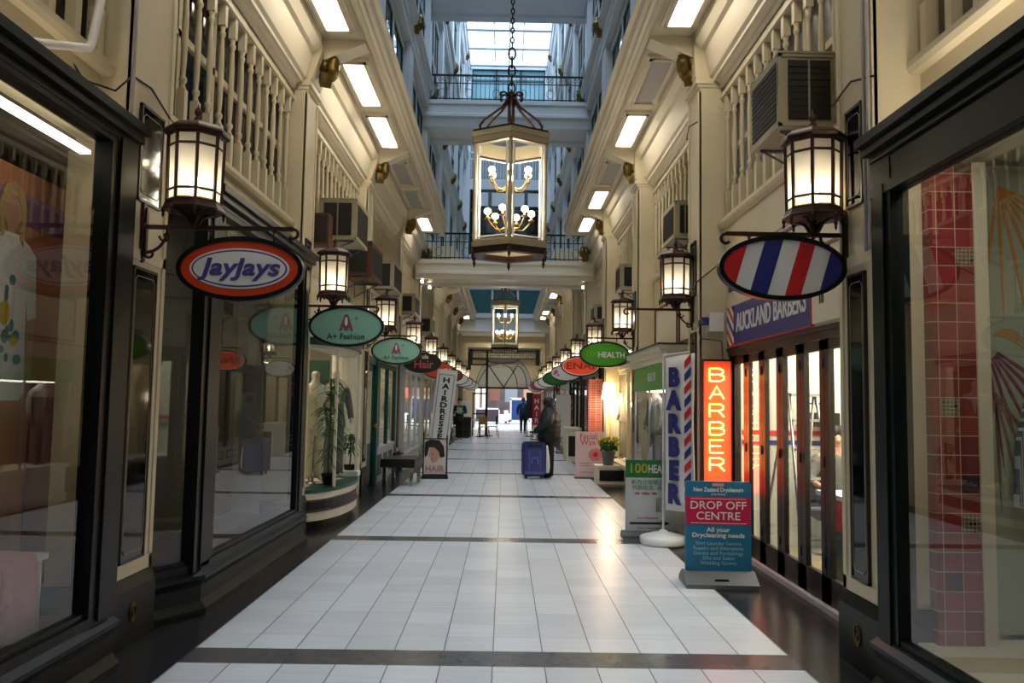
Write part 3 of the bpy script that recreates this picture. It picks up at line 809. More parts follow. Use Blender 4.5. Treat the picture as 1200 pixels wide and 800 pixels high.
for k in range(1, 10):
    dup(R0, (2.15, py(1, k)+.05, 2.575), None, RL.get(k, 'distant octagonal lantern, %s along the barber-shop side' % ORD[k]))

# ================================================================== OVAL HANGING SIGNS
def oval(x, y, z, w, h, face, label, rim=SBLACK, rods=(-.2, .2)):
    t = thing('oval_sign', label, 'sign', (x, y, z), 0, 'oval signs hung from the lantern brackets')
    m = MB(); m.ring(0, 0, w/2, h/2, .028, -.035, .035, 48); m.obj('rim', rim, t)
    MB().ell(0, 0, w/2-.02, h/2-.02, -.024, .024, 48).obj('face', face, t)
    m = MB()
    for r_ in rods:
        zt = 2.575-z-.01; zb = (h/2-.01)*math.sqrt(max(0, 1-(r_/(w/2))**2))
        m.tube([(r_, 0, zb), (r_, 0, zt)], .006, 6); m.ring(r_, zt, .014, .018, .005, -.004, .004, 12)
    m.obj('hanger', BRONZE, t)
    return t
# orange oval
t = oval(-1.62, 5.05, 2.318, .79, .405, ORANGE, 'orange oval sign with purple lettering JayJays on white', GREEN2)
for nm, rx, rz, m_, y in (('white_border', .31, .128, SIGNW, -.026), ('purple_ring', .298, .117, PURPLE, -.028), ('white_field', .287, .107, SIGNW, -.030)):
    MB().ell(0, 0, rx, rz, y-.003, y+.01, 48).obj(nm, m_, t)
bold('JayJays', .150, 'lettering', PURPLE, t, (0, -.036, .004), off=.0035, shear=.22, fit=.51)
# striped oval
t = oval(1.745, 4.95, 2.365, .79, .405, SIGNW, 'oval sign with slanted red, white and blue barber stripes', GREEN2)
E_ = [(.365*math.cos(2*PI*i/60), .172*math.sin(2*PI*i/60)) for i in range(60)]
sl = .30
def stripe(a, b):
    p = clip(E_, 1, -sl, b); return clip(p, -1, sl, -a)
for a, b, m_ in ((-.40, -.262, RED), (-.158, -.048, BLUE), (.062, .158, RED), (.268, .40, BLUE)):
    p = stripe(a, b)
    if len(p) > 2: MB().prism(p, -.030, -.02, 'y').obj('stripe', m_, t)
# mint ovals with a figure logo
def mint(x, y, z, w, label):
    k = w/.84; t = oval(x, y, z, w, .455*k, MINT, label)
    bold('A+ Fashion', .092*k, 'lettering', DARKT, t, (0, -.03, -.115*k), off=.0006)
    m = MB(); m.ell(0, .10*k, .028*k, .036*k, -.031, -.024, 16)
    m.prism([(-.03*k, .10*k), (-.055*k, .03*k), (-.08*k, -.05*k), (-.05*k, -.055*k), (-.03*k, -.01*k), (.03*k, -.01*k), (.05*k, -.055*k), (.08*k, -.05*k), (.055*k, .03*k), (.03*k, .10*k)], -.031, -.024, 'y')
    m.prism([(-.03*k, .01*k), (.03*k, .01*k), (.02*k, -.05*k), (-.02*k, -.05*k)], -.031, -.024, 'y'); m.obj('figure_logo', PINK, t)
    m = MB(); m.ell(0, .055*k, .016*k, .05*k, -.034, -.03, 14); m.obj('logo_face', SIGNW, t)
    m = MB(); m.box(.085*k, .135*k, -.031, -.024, .088*k, .096*k); m.box(.106*k, .114*k, -.031, -.024, .066*k, .118*k); m.obj('plus_mark', PINK, t)
mint(-1.77, 9.24, 2.345, .86, 'larger mint oval sign with rose figure logo, nearer of the two')
mint(-1.75, 13.38, 2.325, .83, 'smaller mint oval sign with rose figure logo, further of the two')
t = oval(-1.74, 17.52, 2.33, .83, .45, SBLACK, 'black oval sign with pink lettering Hair')
bold('Hair', .24, 'lettering', mat('hair_pink', (196, 86, 96), .4), t, (.03, -.03, -.04), off=.004)
bold('ula', .13, 'small_lettering', SIGNW, t, (.06, -.03, .13), off=.003)
t = oval(-1.72, 21.7, 2.33, .83, .45, SORANGE, 'small red-orange oval sign peeping out behind the black hair sign')
bold('NGE', .17, 'lettering', SIGNW, t, (.16, -.03, -.02), off=.004)
t = oval(-1.70, 25.8, 2.33, .85, .45, SBROWN, 'brown oval sign far along the fashion-shop side')
for i, k in enumerate((6, 7, 8, 9)):
    oval(-1.70, py(-1, k), 2.33, .83, .45, SIGNW, 'pale oval sign, %s beyond the brown one' % ORD[i])
t = oval(1.66, 13.17, 2.31, .82, .43, SGREEN, 'bright green oval sign with white lettering HEALTH')
bold('HEALTH', .125, 'lettering', SIGNW, t, (.115, -.03, -.01), off=.003, fit=.43)
bold('100', .15, 'small_lettering', mat('olive_letter', (120, 168, 40), .4), t, (-.20, -.03, 0), off=.001)
t = oval(1.66, 17.31, 2.30, .83, .44, SORANGE, 'red-orange oval sign with dark lettering behind the green health sign')
bold('ENAI', .20, 'lettering', mat('ena_brown', (86, 30, 24), .4), t, (.0, -.03, .0), off=.001, fit=.58)
MB().ring(0, 0, .385, .19, .012, -.032, -.024, 40).obj('white_line', SIGNW, t)
t = oval(1.66, 21.45, 2.30, .83, .44, SIGNW, 'white oval sign with pink flowers behind the red-orange sign')
m = MB()
for cx, cz, r_ in ((-.26, .03, .035), (-.2, -.06, .022), (-.3, -.02, .02)):
    for i in range(5): m.ell(cx+r_*math.cos(i*1.257), cz+r_*math.sin(i*1.257), r_*.6, r_*.6, -.031, -.024, 10)
m.obj('flower_print', SCRIM, t)
t = oval(1.66, 25.6, 2.28, .85, .46, SGREEN2, 'deep green oval sign with a pale ring and swirl')
m = MB(); m.ring(0, 0, .25, .13, .012, -.031, -.024, 36); m.ring(.02, -.01, .17, .08, .012, -.031, -.024, 30); m.obj('ring_print', SGREEN, t)
for i, k in enumerate((6, 7, 8, 9)):
    t = oval(1.66, py(1, k), 2.28, .83, .45, SIGNW if i != 2 else mat('oval_pink', (206, 60, 110), .4), '%s oval sign, %s beyond the deep green one' % ('pale' if i != 2 else 'pink', ORD[i]))

# ================================================================== HANGING GLAZED LANTERNS
def hexa(r): return [(r*math.sin(2*PI*i/6), -r*math.cos(2*PI*i/6)) for i in range(6)]
def big_lantern(loc, sc, label, chain_top):
    t = thing('hanging_lantern', label, 'chandelier', loc, 0, 'hexagonal hanging lanterns'); t.scale = (sc, sc, sc)
    def band(r0, r1, z0, z1, mb, rin=None):
        a, b = hexa(r0), hexa(r1); c = hexa(rin if rin else r0-.05)
        for i in range(6):
            j = (i+1) % 6
            mb.add([(*a[i], z0), (*a[j], z0), (*b[j], z1), (*b[i], z1), (*c[i], z0), (*c[j], z0), (*c[j], z1), (*c[i], z1)], [(0,1,2,3), (5,4,7,6), (1,0,4,5), (3,2,6,7)])
    m = MB(); band(.545, .555, 1.38, 1.46, m, .44); band(.57, .575, 1.46, 1.53, m, .44); band(.555, .53, 1.53, 1.56, m, .44); m.obj('cornice', LBRASS, t)
    m = MB(); band(.54, .56, 1.545, 1.565, m, .5); band(.545, .545, 1.37, 1.385, m, .5); m.obj('cornice_edge', BRONZE, t)
    m = MB(); band(.545, .555, -.09, -.02, m, .44); band(.53, .525, -.02, .02, m, .44); m.obj('base_frame', LBRASS, t)
    m = MB(); band(.50, .555, -.17, -.09, m, .38)
    for x, y in hexa(.53): m.lathe([(.028, -.13), (.02, -.17), (.012, -.19), (.022, -.21), (.004, -.28)], 8, c=(x, y))
    m.obj('base_skirt', BRONZE, t)
    h = hexa(.515); m = MB()
    for x, y in h: m.tube([(x, y, 0), (x, y, 1.40)], .024, 4)
    m.obj('corner_post', LBRASS, t)
    m = MB(); h = hexa(.515)
    for i in range(6):
        j = (i+1) % 6; A, B = Vector((*h[i], 0)), Vector((*h[j], 0)); d = (B-A).normalized()
        A2, B2 = A+d*.05, B-d*.05
        for z in (.045, 1.345): m.tube([(A2.x, A2.y, z), (B2.x, B2.y, z)], .013, 4)
        for q in (A2, B2): m.tube([(q.x, q.y, .04), (q.x, q.y, 1.35)], .013, 4)
    m.obj('pane_frame', WHITE, t)
    g = MB()
    for i in range(6):
        j = (i+1) % 6; g.add([(*h[i], .03), (*h[j], .03), (*h[j], 1.37), (*h[i], 1.37)], [(0, 1, 2, 3)])
    g.obj('glass_pane', GLASSC, t)
    m = MB()
    for x, y in hexa(1.0):
        pr = [(.44, 1.56), (.46, 1.64), (.40, 1.74), (.27, 1.86), (.14, 1.98), (.07, 2.09), (.06, 2.15)]
        m.tube([(x*r, y*r, z) for r, z in pr], [.018]*5+[.022, .022], 5)
        m.tube([(x*(.11+.055*math.cos(a)), y*(.11+.055*math.cos(a)), 2.16+.05*math.sin(a)) for a in [PI-i*.5 for i in range(9)]], .017, 5)
    m.obj('crown_strap', BRONZE, t)
    MB().lathe([(.03, 1.75), (.05, 1.8), (.045, 2.0), (.06, 2.08), (.03, 2.14), (.05, 2.18), (.02, 2.25)], 10).obj('crown_hub', BRONZE, t)
    m = MB(); z = 2.28; i = 0
    while z < 2.9:
        pts = [(.045*math.cos(a) if i % 2 == 0 else 0, 0 if i % 2 == 0 else .045*math.cos(a), z+.085*math.sin(a)) for a in [k_*PI/8 for k_ in range(16)]]
        m.tube(pts, .014, 5, closed=True); z += .13; i += 1
    while z < chain_top:
        pts = [(.022*math.cos(a) if i % 2 == 0 else 0, 0 if i % 2 == 0 else .022*math.cos(a), z+.045*math.sin(a)) for a in [k_*PI/5 for k_ in range(10)]]
        m.tube(pts, .009, 4, closed=True); z += .072; i += 1
    m.obj('chain', BRONZE, t)
    m = MB()
    m.lathe([(.012, .12), (.04, .18), (.06, .24), (.03, .32), (.018, .4), (.018, .72), (.05, .78), (.055, .86), (.02, .95), (.015, 1.5)], 10)
    spots = []
    for zb, rr, n, ph in ((.28, .29, 6, .2), (.86, .27, 6, .5)):
        for i in range(n):
            a = 2*PI*i/n+ph; ca, sa = math.cos(a), math.sin(a)
            m.tube([(ca*r, sa*r, zb+dz) for r, dz in ((.03, 0), (.10, -.06), (.18, -.06), (.235, 0), (rr, .08))], .010, 5)
            m.lathe([(.035, zb+.08), (.04, zb+.095), (.015, zb+.11), (.013, zb+.15)], 8, c=(ca*rr, sa*rr)); spots.append((ca*rr, sa*rr, zb+.19))
    m.obj('candelabra', BRASS, t)
    b0 = None
    for sp_ in spots:
        if b0 is None: b0 = MB().ball((0, 0, 0), .046, 12, 8).obj('bulb', BULB, t); o = b0
        else: o = b0.copy(); COL.objects.link(o)
        o.parent = t; o.location = sp_
    for z in (.5, 1.05):
        l = bpy.data.lights.new('chandelier_light', 'POINT'); l.energy = 30; l.color = (1, .88, .7); l.shadow_soft_size = .2
        lo = bpy.data.objects.new('chandelier_light', l); COL.objects.link(lo); lo.parent = t; lo.location = (0, 0, z)
    return t
BIG = big_lantern((.075, 10.8, 3.62), .93, 'big hexagonal glazed lantern hanging on a long chain in front of the lower footbridge', 16.3)
big_lantern((.03, 27.4, 3.42), .97, 'smaller looking hexagonal glazed lantern hanging beyond the lower footbridge', 15.9)
BIG.scale = (1.04, 1.04, .95)

# ================================================================== AIR CONDITIONERS AND BOXES
def aircon(s, x0, x1, y0, y1, z0, z1, m_, label, two=True):
    """x0: wall side, x1: aisle side (absolute distances)"""
    t = thing('air_conditioner', label, 'air conditioner', (s*x0, y0, z0), 0)
    w, l, h = (x1-x0)*s, y1-y0, z1-z0; e = .025
    m = MB(); m.box(0, w, .012, l-.012, 0, h)
    for (a, b, c, d) in ((0, w, 0, e), (0, w, h-e, h)): m.box(a, b, 0, .02, c, d); m.box(a, b, l-.02, l, c, d)
    for a in (0, w-e*(1 if w > 0 else -1)): m.box(a, a+e*(1 if w > 0 else -1), 0, .02, 0, h)
    m.box(0, w, -.01, l+.01, h, h+.012); m.obj('casing', m_, t)
    n = 2 if two else 1; g = MB(); k = 1 if w > 0 else -1; aw = abs(w)
    for i in range(n):
        a = .05+(aw-.10)*i/n; b = .05+(aw-.10)*(i+1)/n-.02
        g.box(k*a, k*b, -.002, .014, .05, h-.05)
        for j in range(9): 
            zz = .055+(h-.11)*j/9; g.box(k*a, k*b, -.008, 0, zz, zz+.006)
    g.obj('louvre_grille', GRILL, t)
    g = MB(); xf = w+k*.004
    g.box(w-k*.004, xf, .05, l-.05, .05, h-.05)
    for j in range(11):
        zz = .055+(h-.11)*j/11; g.box(w, w+k*.010, .05, l-.05, zz, zz+.006)
    g.obj('front_grille', GRILL, t)
    for y in (.1, l-.1): MB().tube([(0, y, -.22), (0, y, -.012), (w*.9, y, -.012), (w*.8, y, -.03), (.02*k, y, -.20)], .010, 4).obj('bracket', GREY, t)
    return t
aircon(1, 2.38, 1.96, 5.60, 6.25, 3.50, 4.03, ACC, 'large weathered cream air conditioner jutting out above the barber doors')
aircon(1, 2.38, 2.13, 9.95, 10.7, 3.60, 4.05, ACC, 'cream air conditioner above the empty lantern bracket')
aircon(1, 2.38, 2.06, 14.2, 14.8, 3.54, 3.98, ACC, 'small cream air conditioner above the green health sign', False)
aircon(1, 2.38, 2.02, 18.0, 18.7, 3.35, 3.72, ACC, 'cream air conditioner box above the red-orange oval sign', False)
aircon(-1, 2.38, 1.90, 10.35, 11.2, 3.58, 4.10, ACC, 'cream air conditioner with two dark grilles above the larger mint sign')
aircon(-1, 2.38, 1.96, 11.95, 13.0, 3.36, 3.86, BROWN, 'brown wooden-cased air conditioner above the mint signs', False)
aircon(-1, 2.38, 1.98, 14.5, 15.6, 3.52, 4.02, ACC, 'cream air conditioner just beyond the brown one', False)
aircon(-1, 2.38, 1.98, 17.95, 19.0, 3.45, 3.88, ACC, 'cream air conditioner over the black hair sign', False)
aircon(-1, 2.38, 2.0, 22.6, 23.4, 3.40, 3.85, ACC, 'small cream air conditioner far along the fashion-shop side', False)
t = thing('loudspeaker', 'small brown loudspeaker box fixed beside the cream two-grille air conditioner', 'loudspeaker', (-2.385, 9.85, 3.40))
MB().box(0, .24, 0, .22, 0, .40).obj('cabinet', BROWN, t); MB().box(.02, .22, -.006, .002, .03, .37).obj('grille_cloth', GRILL, t)
m = MB(); m.box(-.012, .02, .06, .16, .1, .3); m.obj('bracket', IRON, t)
for s, xx, y in ((-1, 2.08, 22.45), (-1, 2.18, 21.35), (1, 2.14, 21.9)):
    t = thing('spotlight', 'small round spotlight under the lower footbridge, %s' % ('at the barber-shop end' if s > 0 else 'rear one at the fashion-shop end' if y > 22 else 'front one at the fashion-shop end'), 'spotlight', (s*xx, y, 4.66))
    MB().lathe([(.02, -.1), (.06, -.08), (.07, .02), (.05, .04)], 12, Matrix.Rotation(R(100), 4, 'X')).obj('housing', BLACK, t)
    MB().ball((0, -.03, 0), .045, 10, 6).obj('lens', BULB, t)
    MB().tube([(0, 0, 0), (s*.0, .02, .13)], .01, 5).obj('bracket', IRON, t)

# ================================================================== SHOPFRONTS
def plinth_mb(pts, s, z1=.32):
    """moulded dark plinth swept along plan points (absolute d, y)"""
    m = MB(); prof = [(.10, 0), (.10, .05), (.075, .08), (.06, .10), (.06, .20), (.07, .23), (.09, .25), (.09, .275), (.05, .30), (.0, z1), (-.12, z1), (-.12, 0)]
    vs = []; n = len(prof)
    for i, (d, y) in enumerate(pts):
        t = Vector((pts[min(i+1, len(pts)-1)][0]-pts[max(i-1, 0)][0], pts[min(i+1, len(pts)-1)][1]-pts[max(i-1, 0)][1])).normalized()
        nr = Vector((-t.y, t.x))
        for e, z in prof: vs.append((s*(d+nr.x*e), y+nr.y*e, z))
    fs = []
    for i in range(len(pts)-1):
        for j in range(n):
            q = (j+1) % n; fs.append((i*n+j, i*n+q, (i+1)*n+q, (i+1)*n+j))
    fs.append(list(range(n))); fs.append([(len(pts)-1)*n+j for j in range(n)][::-1])
    return m.add(vs, fs)

def big_front(name, label, s, pts, z0, z1, ztop, posts, colour=GREEN, group=None):
    """glass shop front along plan points with plinth, sill, header, cornice and posts"""
    t = thing(name, label, 'shopfront', (0, 0, 0), 0, group)
    plinth_mb(pts, s, z0).obj('plinth', GREEN2, t)
    h = MB(); g = MB(); sl = MB()
    for i in range(len(pts)-1):
        (d0, y0), (d1, y1) = pts[i], pts[i+1]
        tv = Vector((d1-d0, y1-y0)).normalized(); nr = Vector((-tv.y, tv.x))
        def quad(mb, a, b, c0, c1, e0=0.0, e1=0.0):
            A = Vector((d0, y0)); B = Vector((d1, y1)); L = (B-A).length
            A -= tv*e0; B += tv*e1
            ps = [A+nr*a, B+nr*a, B+nr*b, A+nr*b]
            mb.prism([(s*p.x, p.y) for p in ps], c0, c1, 'z')
        quad(g, -.006, .006, z0+.04, z1)
        quad(sl, -.05, .05, z0, z0+.05); quad(sl, -.03, .03, z0+.05, z0+.08)
        quad(h, -.05, .05, z1, z1+.06); quad(h, -.05, .035, z1+.06, ztop-.10, 0, 0); quad(h, -.05, .055, ztop-.14, ztop-.10)
        quad(h, -.05, .09, ztop-.10, ztop-.05, .02, .02); quad(h, -.05, .12, ztop-.05, ztop, .03, .03)
    sl.obj('sill', colour, t); h.obj('header', colour, t); o = g.obj('glass_pane', GLASS, t)
    for (d, y, w, l) in posts:
        m = MB(); m.box(s*(d-w/2), s*(d+w/2), y-l/2, y+l/2, z0, ztop-.1); m.box(s*(d-w/2-.015), s*(d+w/2), y-l/4, y+l/4, z0+.02, z1+.05)
        m.obj('post', colour, t)
    return t
big_front('shopfront', 'dark green clothes shop window nearest the camera with a printed figure inside', -1, [(2.16, -3.6), (2.16, 4.62)], .30, 2.90, 3.07, [(2.16, 4.50, .10, .30)], GREEN2)
big_front('shopfront', 'dark green angled shop window behind the orange oval sign', -1, [(2.36, 5.42), (2.12, 5.82), (2.12, 8.75)], .30, 2.88, 3.06, [(2.13, 5.90, .09, .36), (2.13, 8.60, .09, .26)], GREEN2)
big_front('shopfront', 'dark green shop window framing a red tiled column and palm leaf backdrop', 1, [(2.10, -3.6), (2.10, 4.40)], .26, 2.66, 3.0, [(2.11, 4.30, .10, .22)], GREEN)

def fascia(s, k, z0, m_, trim=None, d=2.42):
    a, b = py(s, k)+.25, py(s, k+1)-.25
    o = struct('trim_4', MB().box(s*d, s*(d+.12), a, b, z0, 3.08), m_)
    if trim:
        t = MB(); e = .03
        for i in range(2):
            ya, yb = a+.12+(b-a-.12)*i/2, a+(b-a-.12)*(i+1)/2
            for (u0, u1, v0, v1) in ((ya, ya+e, z0+.12, 3.0), (yb-e, yb, z0+.12, 3.0), (ya, yb, z0+.12, z0+.12+e), (ya, yb, 3.0-e, 3.0)): t.box(s*(d-.02), s*d, u0, u1, v0, v1)
        t.obj('panel_trim', trim, o)
# ---- printed banner and display inside the near clothes shop
t = thing('printed_banner', 'tall peach banner with a printed figure in a white T-shirt', 'banner', (-2.78, 0, 0))
MB().box(-.02, 0, 3.5, 5.28, .42, 2.82).obj('board', PEACH, t)
MB().box(0, .004, 4.35, 5.28, 2.50, 2.68).obj('purple_strip', LILAC, t)
MB().box(0, .003, 4.86, 5.2, .42, 1.5).obj('red_panel', TERRA, t)
rx = Matrix.Translation((.006, 4.58, .07)) @ Matrix.Rotation(PI/2, 4, 'Z')
m = MB(); m.prism([(-.17, 2.32), (-.24, 2.26), (-.27, 1.90), (-.19, 1.88), (-.17, 2.05), (-.19, 1.45), (-.1, 1.41), (.16, 1.41), (.2, 1.45), (.17, 2.05), (.2, 1.88), (.28, 1.90), (.25, 2.26), (.17, 2.32), (.07, 2.36), (-.07, 2.36)], -.003, .001, 'y', mx=rx); m.obj('printed_shirt', SIGNW, t)
m = MB(); m.ell(0, 2.50, .085, .12, -.003, .001, 24, rx); m.box(-.04, .04, -.002, .001, 2.34, 2.42, rx); m.box(.20, .27, -.002, .001, 1.45, 1.90, rx); m.box(-.27, -.2, -.002, .001, 1.5, 1.9, rx); m.obj('printed_skin', SKIN, t)
m = MB(); m.prism([(-.10, 2.32), (-.13, 2.5), (-.09, 2.62), (0, 2.66), (.09, 2.62), (.13, 2.5), (.11, 2.3), (.07, 2.34), (.085, 2.5), (.03, 2.58), (-.06, 2.57), (-.085, 2.48), (-.07, 2.34)], -.006, -.003, 'y', mx=rx); m.obj('printed_hair', BLONDE, t)
m = MB()
for i in range(16):
    m.ell(random.uniform(-.12, .12), random.uniform(1.62, 2.12), random.uniform(.015, .04), random.uniform(.02, .05), -.005, -.003, 9, rx)
m.obj('shirt_print', mat('shirt_print', (92, 150, 160), .6), t)
m = MB(); m.ell(-.03, 1.9, .05, .07, -.007, -.005, 12, rx); m.ell(.07, 1.75, .04, .03, -.007, -.005, 12, rx); m.obj('shirt_print_yellow', YELLOW, t)
m = MB(); m.prism([(-.19, 1.41), (.19, 1.41), (.15, .5), (.03, .5), (0, 1.1), (-.05, .5), (-.17, .5)], -.003, .001, 'y', mx=rx); m.obj('printed_trousers', mat('tan_print', (176, 120, 84), .6), t)
m = MB()
for (u0, u1, v0, v1) in ((-.045, -.02, 1.55, 1.75),): m.box(u0, u1, 0, .01, v0, v1)
t = thing('display_table', 'white display table edge inside the near clothes shop', 'table', (-2.42, 3.95, .30))
m = MB(); m.box(-.30, .14, -.45, .30, .38, .41); m.obj('tabletop', WHITE, t)
m = MB()
for x in (-.27, .11):
    for y in (-.42, .27): m.tube([(x, y, 0), (x, y, .38)], .014, 6)
m.obj('leg_frame', WHITE, t)
m = MB()                                   # folded pink trousers over the table edge
vs = []; n = 12
for i in range(n+1):
    a = i/n
    for (e, z) in ((-.18, .425), (.0, .43), (.145, .425), (.165, .38), (.168+.008*math.sin(a*20), .20), (.170+.012*math.sin(a*17+1), .02)): vs.append((e, -.14+.30*a+.01*math.sin(z*30), z))
fs = [(i*6+j, (i+1)*6+j, (i+1)*6+j+1, i*6+j+1) for i in range(n) for j in range(5)]
m.add(vs, fs, True); o = m.obj('folded_trousers', mat('pink_cloth', (196, 142, 150), .85, var=.1, scale=20), None, (-2.42, 3.95, .30)); tag(o, 'pale pink trousers hanging over the white display table', 'trousers')
md = o.modifiers.new('thick', 'SOLIDIFY'); md.thickness = .012
struct('window_bed_left', MB().box(-4.4, -2.2, -3.6, 4.6, .0, .30), mat('window_bed_red', (84, 36, 30), .6))
struct('window_bed_left', MB().prism([(-2.86, 5.45), (-2.44, 5.45), (-2.2, 5.9), (-2.2, 8.7), (-2.86, 8.7)], .0, .30, 'z'), mat('window_bed_dark', (64, 34, 26), .6))
struct('ceiling_lamp_display', MB().box(-2.42, -2.36, 3.0, 4.6, 2.90, 2.92), LIT3)  # glowing strip added to light the near clothes display
struct('ceiling_lamp_display', MB().box(2.20, 2.42, 2.2, 4.2, 2.90, 2.92), LIT4)  # glowing panel added out of sight behind the header to light the palm display
struct('wall_left_backing', MB().box(-2.92, -2.88, 5.36, 8.86, .3, 2.95), mat('dark_backing', (74, 68, 56), .7))
struct('wall_left_display', MB().box(-3.6, -3.5, -3.6, 5.3, .3, 2.95), mat('display_wall', (64, 56, 52), .7))
t = thing('clothes_rail', 'rail of dark garments at the back of the near clothes shop', 'clothes rail', (-3.2, 4.95, .3))
m = MB(); m.tube([(0, -.5, 0), (0, -.5, 1.6), (0, .3, 1.6), (0, .3, 0)], .015, 6); m.obj('rail_frame', CHROME, t)
for i in range(9):
    m = MB(); y = -.42+i*.08; m.prism([(-.2, 1.45), (-.05, 1.52), (.05, 1.52), (.2, 1.45), (.22, .7), (-.22, .7)], y, y+.03, 'y'); m.obj('garment', [CLOTHG, NAVYC, OLIVE, CLOTHK][i % 4], t)

# ---- right near shop: tiled column, palm backdrop, garment
t = thing('tiled_column', 'red glazed tile column with small mosaic inserts behind the shop glass', 'column', (2.41, 4.46, 0))
MB().box(0, .247, 0, .5, .0, 2.90).obj('tile_face', REDTILE, t)
for x, z in ((.14, 2.31), (.035, 1.47), (.14, .84)): MB().box(x+.005, x+.103, -.003, .01, z+.005, z+.103).obj('mosaic_insert', MOSAIC, t)
MB().box(.247, .32, -.01, .5, 0, 2.9).obj('cream_edge', CREAM2, t)
t = thing('backdrop_panel', 'pale backdrop with painted orange and purple palm leaves', 'backdrop', (2.80, 4.62, .26))
MB().box(0, 1.75, 0, .03, 0, 2.62).obj('board', PALEG, t)
ORL = mat('painted_orange_leaf', (206, 142, 78), .6); PUL = mat('painted_purple_leaf', (142, 62, 108), .6)
for nm, mm, cx, cz, L, a0, a1, n in (('orange_leaf', ORL, .10, 2.55, .66, -1.75, -.35, 8), ('purple_leaf', PUL, .0, 1.62, .62, -1.6, -.5, 7), ('brown_leaf', mat('painted_brown_leaf', (150, 112, 88), .6), .05, 1.35, .55, -1.75, -.9, 5), ('orange_tip', ORL, .05, 1.68, .2, .1, .7, 4)):
    m = MB()
    for i in range(n):
        a = a0+(a1-a0)*i/(n-1); c, s_ = math.cos(a), math.sin(a); w = .009
        pts = []
        for j in range(9):
            f = j/8; ww = w*math.sin(PI*min(1, f*.9+.1)); bend = .12*f*f
            pts.append((cx+c*L*f-s_*ww, cz+s_*L*f+c*ww-bend))
        for j in range(8, -1, -1):
            f = j/8; ww = w*math.sin(PI*min(1, f*.9+.1)); bend = .12*f*f
            pts.append((cx+c*L*f+s_*ww, cz+s_*L*f-c*ww-bend))
        for j in range(8):
            q = [pts[j], pts[j+1], pts[16-j], pts[17-j]]
            if min(p[0] for p in q) > 0.005: m.prism(q, -.004-.0006*i, 0, 'y')
    m.obj(nm, mm, t)
o = MB().prism([(0, 0), (.22, -.03), (.30, .45), (.22, .75), (.10, .70), (.02, .35)], 0, .05, 'y').obj('striped_blouse', grid_mat('blue_white_stripe', (96, 118, 150), (206, 212, 220), (.012, 9), .004, accent=False, rough=.8))
o.location = (2.88, 4.48, .98); tag(o, 'blue and white striped blouse hanging before the palm backdrop', 'blouse')
struct('window_bed_right', MB().box(2.2, 4.5, -3.6, 4.6, 0, .24), CREAM2)
struct('wall_right_display', MB().box(4.5, 4.56, -3.6, 4.7, .2, 2.95), CREAM2)

# ================================================================== BARBER SHOP (right, bay 0)
struct('wall_barber_end', MB().box(2.60, 4.6, 8.86, 8.92, 0, 3.0), BOARDW)
struct('wall_barber_side', MB().box(4.5, 4.58, 4.9, 8.86, 0, 3.0), BOARDW)
m = MB(); m.box(2.62, 4.5, 8.845, 8.86, 1.20, 1.25); m.box(4.48, 4.5, 4.95, 8.86, 1.20, 1.25); struct('trim_5', m, RED)
m = MB(); m.box(2.62, 4.5, 8.845, 8.86, 1.10, 1.145); m.box(4.48, 4.5, 4.95, 8.86, 1.10, 1.145); struct('trim_6', m, BLUE)
struct('wall_barber_near', MB().box(2.58, 4.6, 4.86, 4.95, 0, 3.0), BOARDW)
struct('floor_barber', MB().box(2.52, 4.6, 4.95, 8.86, 0, .012), mat('barber_floor', (168, 160, 132), .4))
struct('sill_barber', MB().box(2.44, 2.52, 5.10, 8.72, 0, .045), mat('white_step', (222, 214, 216), .5))
t = thing('folding_door', 'dark framed folding glass doors of the barber shop', 'door', (2.50, 0, 0))
m = MB(); m.box(-.05, .07, 5.10, 8.71, 2.035, 2.10); m.box(-.07, .08, 5.10, 8.71, 2.09, 2.125); m.box(-.04, .07, 8.66, 8.71, .04, 2.1); m.box(-.05, .07, 5.10, 5.17, .04, 2.1); m.obj('frame', DARKW, t)
for i in range(7):
    y0, y1 = 5.17+i*.4986, 5.17+(i+1)*.4986-.008
    f = MB(); w = .085
    f.box(-.022, .022, y0, y0+w, .05, 2.03); f.box(-.022, .022, y1-w, y1, .05, 2.03); f.box(-.022, .022, y0, y1, .05, .25); f.box(-.022, .022, y0, y1, 1.95, 2.03)
    l = f.obj('door_leaf', DARKW, t)
    MB().box(-.004, .004, y0+w, y1-w, .25, 1.95).obj('glass_pane', GLASSC, l)
    h = MB()
    for z in (.35, 1.1, 1.85): h.tube([(-.028, y0, z-.04), (-.028, y0, z+.04)], .006, 6)
    h.obj('hinge', IRON, l)
# fascia with the blue sign
struct('trim_7', MB().box(2.44, 2.56, 5.09, 8.72, 2.125, 3.08), CREAM2)
m = MB()
for (u0, u1, v0, v1) in ((5.2, 8.6, 2.72, 2.745), (5.2, 8.6, 3.0, 3.025), (5.2, 5.225, 2.72, 3.02), (8.575, 8.6, 2.72, 3.02), (6.9, 6.92, 2.72, 3.02)): m.box(2.425, 2.44, u0, u1, v0, v1)
struct('trim_8', m, MAROON)
t = thing('shop_sign', 'long blue sign board with white lettering AUCKLAND BARBERS over the doors', 'sign', (2.42, 7.40, 2.345))
MB().box(-.015, .015, -1.18, 1.16, -.205, .20).obj('board', BLUE, t)
m = MB(); m.box(-.018, .0, -1.19, 1.17, -.215, -.205); m.box(-.018, .0, -1.19, -1.18, -.21, .205); m.obj('red_edge', RED, t)
bold('AUCKLAND BARBERS', .26, 'lettering', SIGNW, t, (-.017, -.13, .0), (PI/2, 0, -PI/2), off=.003, fit=1.92, ext=.004)
m = MB(); m.box(-.019, -.010, .93, 1.16, -.205, .20); m.obj('pole_panel', SIGNW, t)
q = [(.93, -.205), (1.16, -.205), (1.16, .20), (.93, .20)]
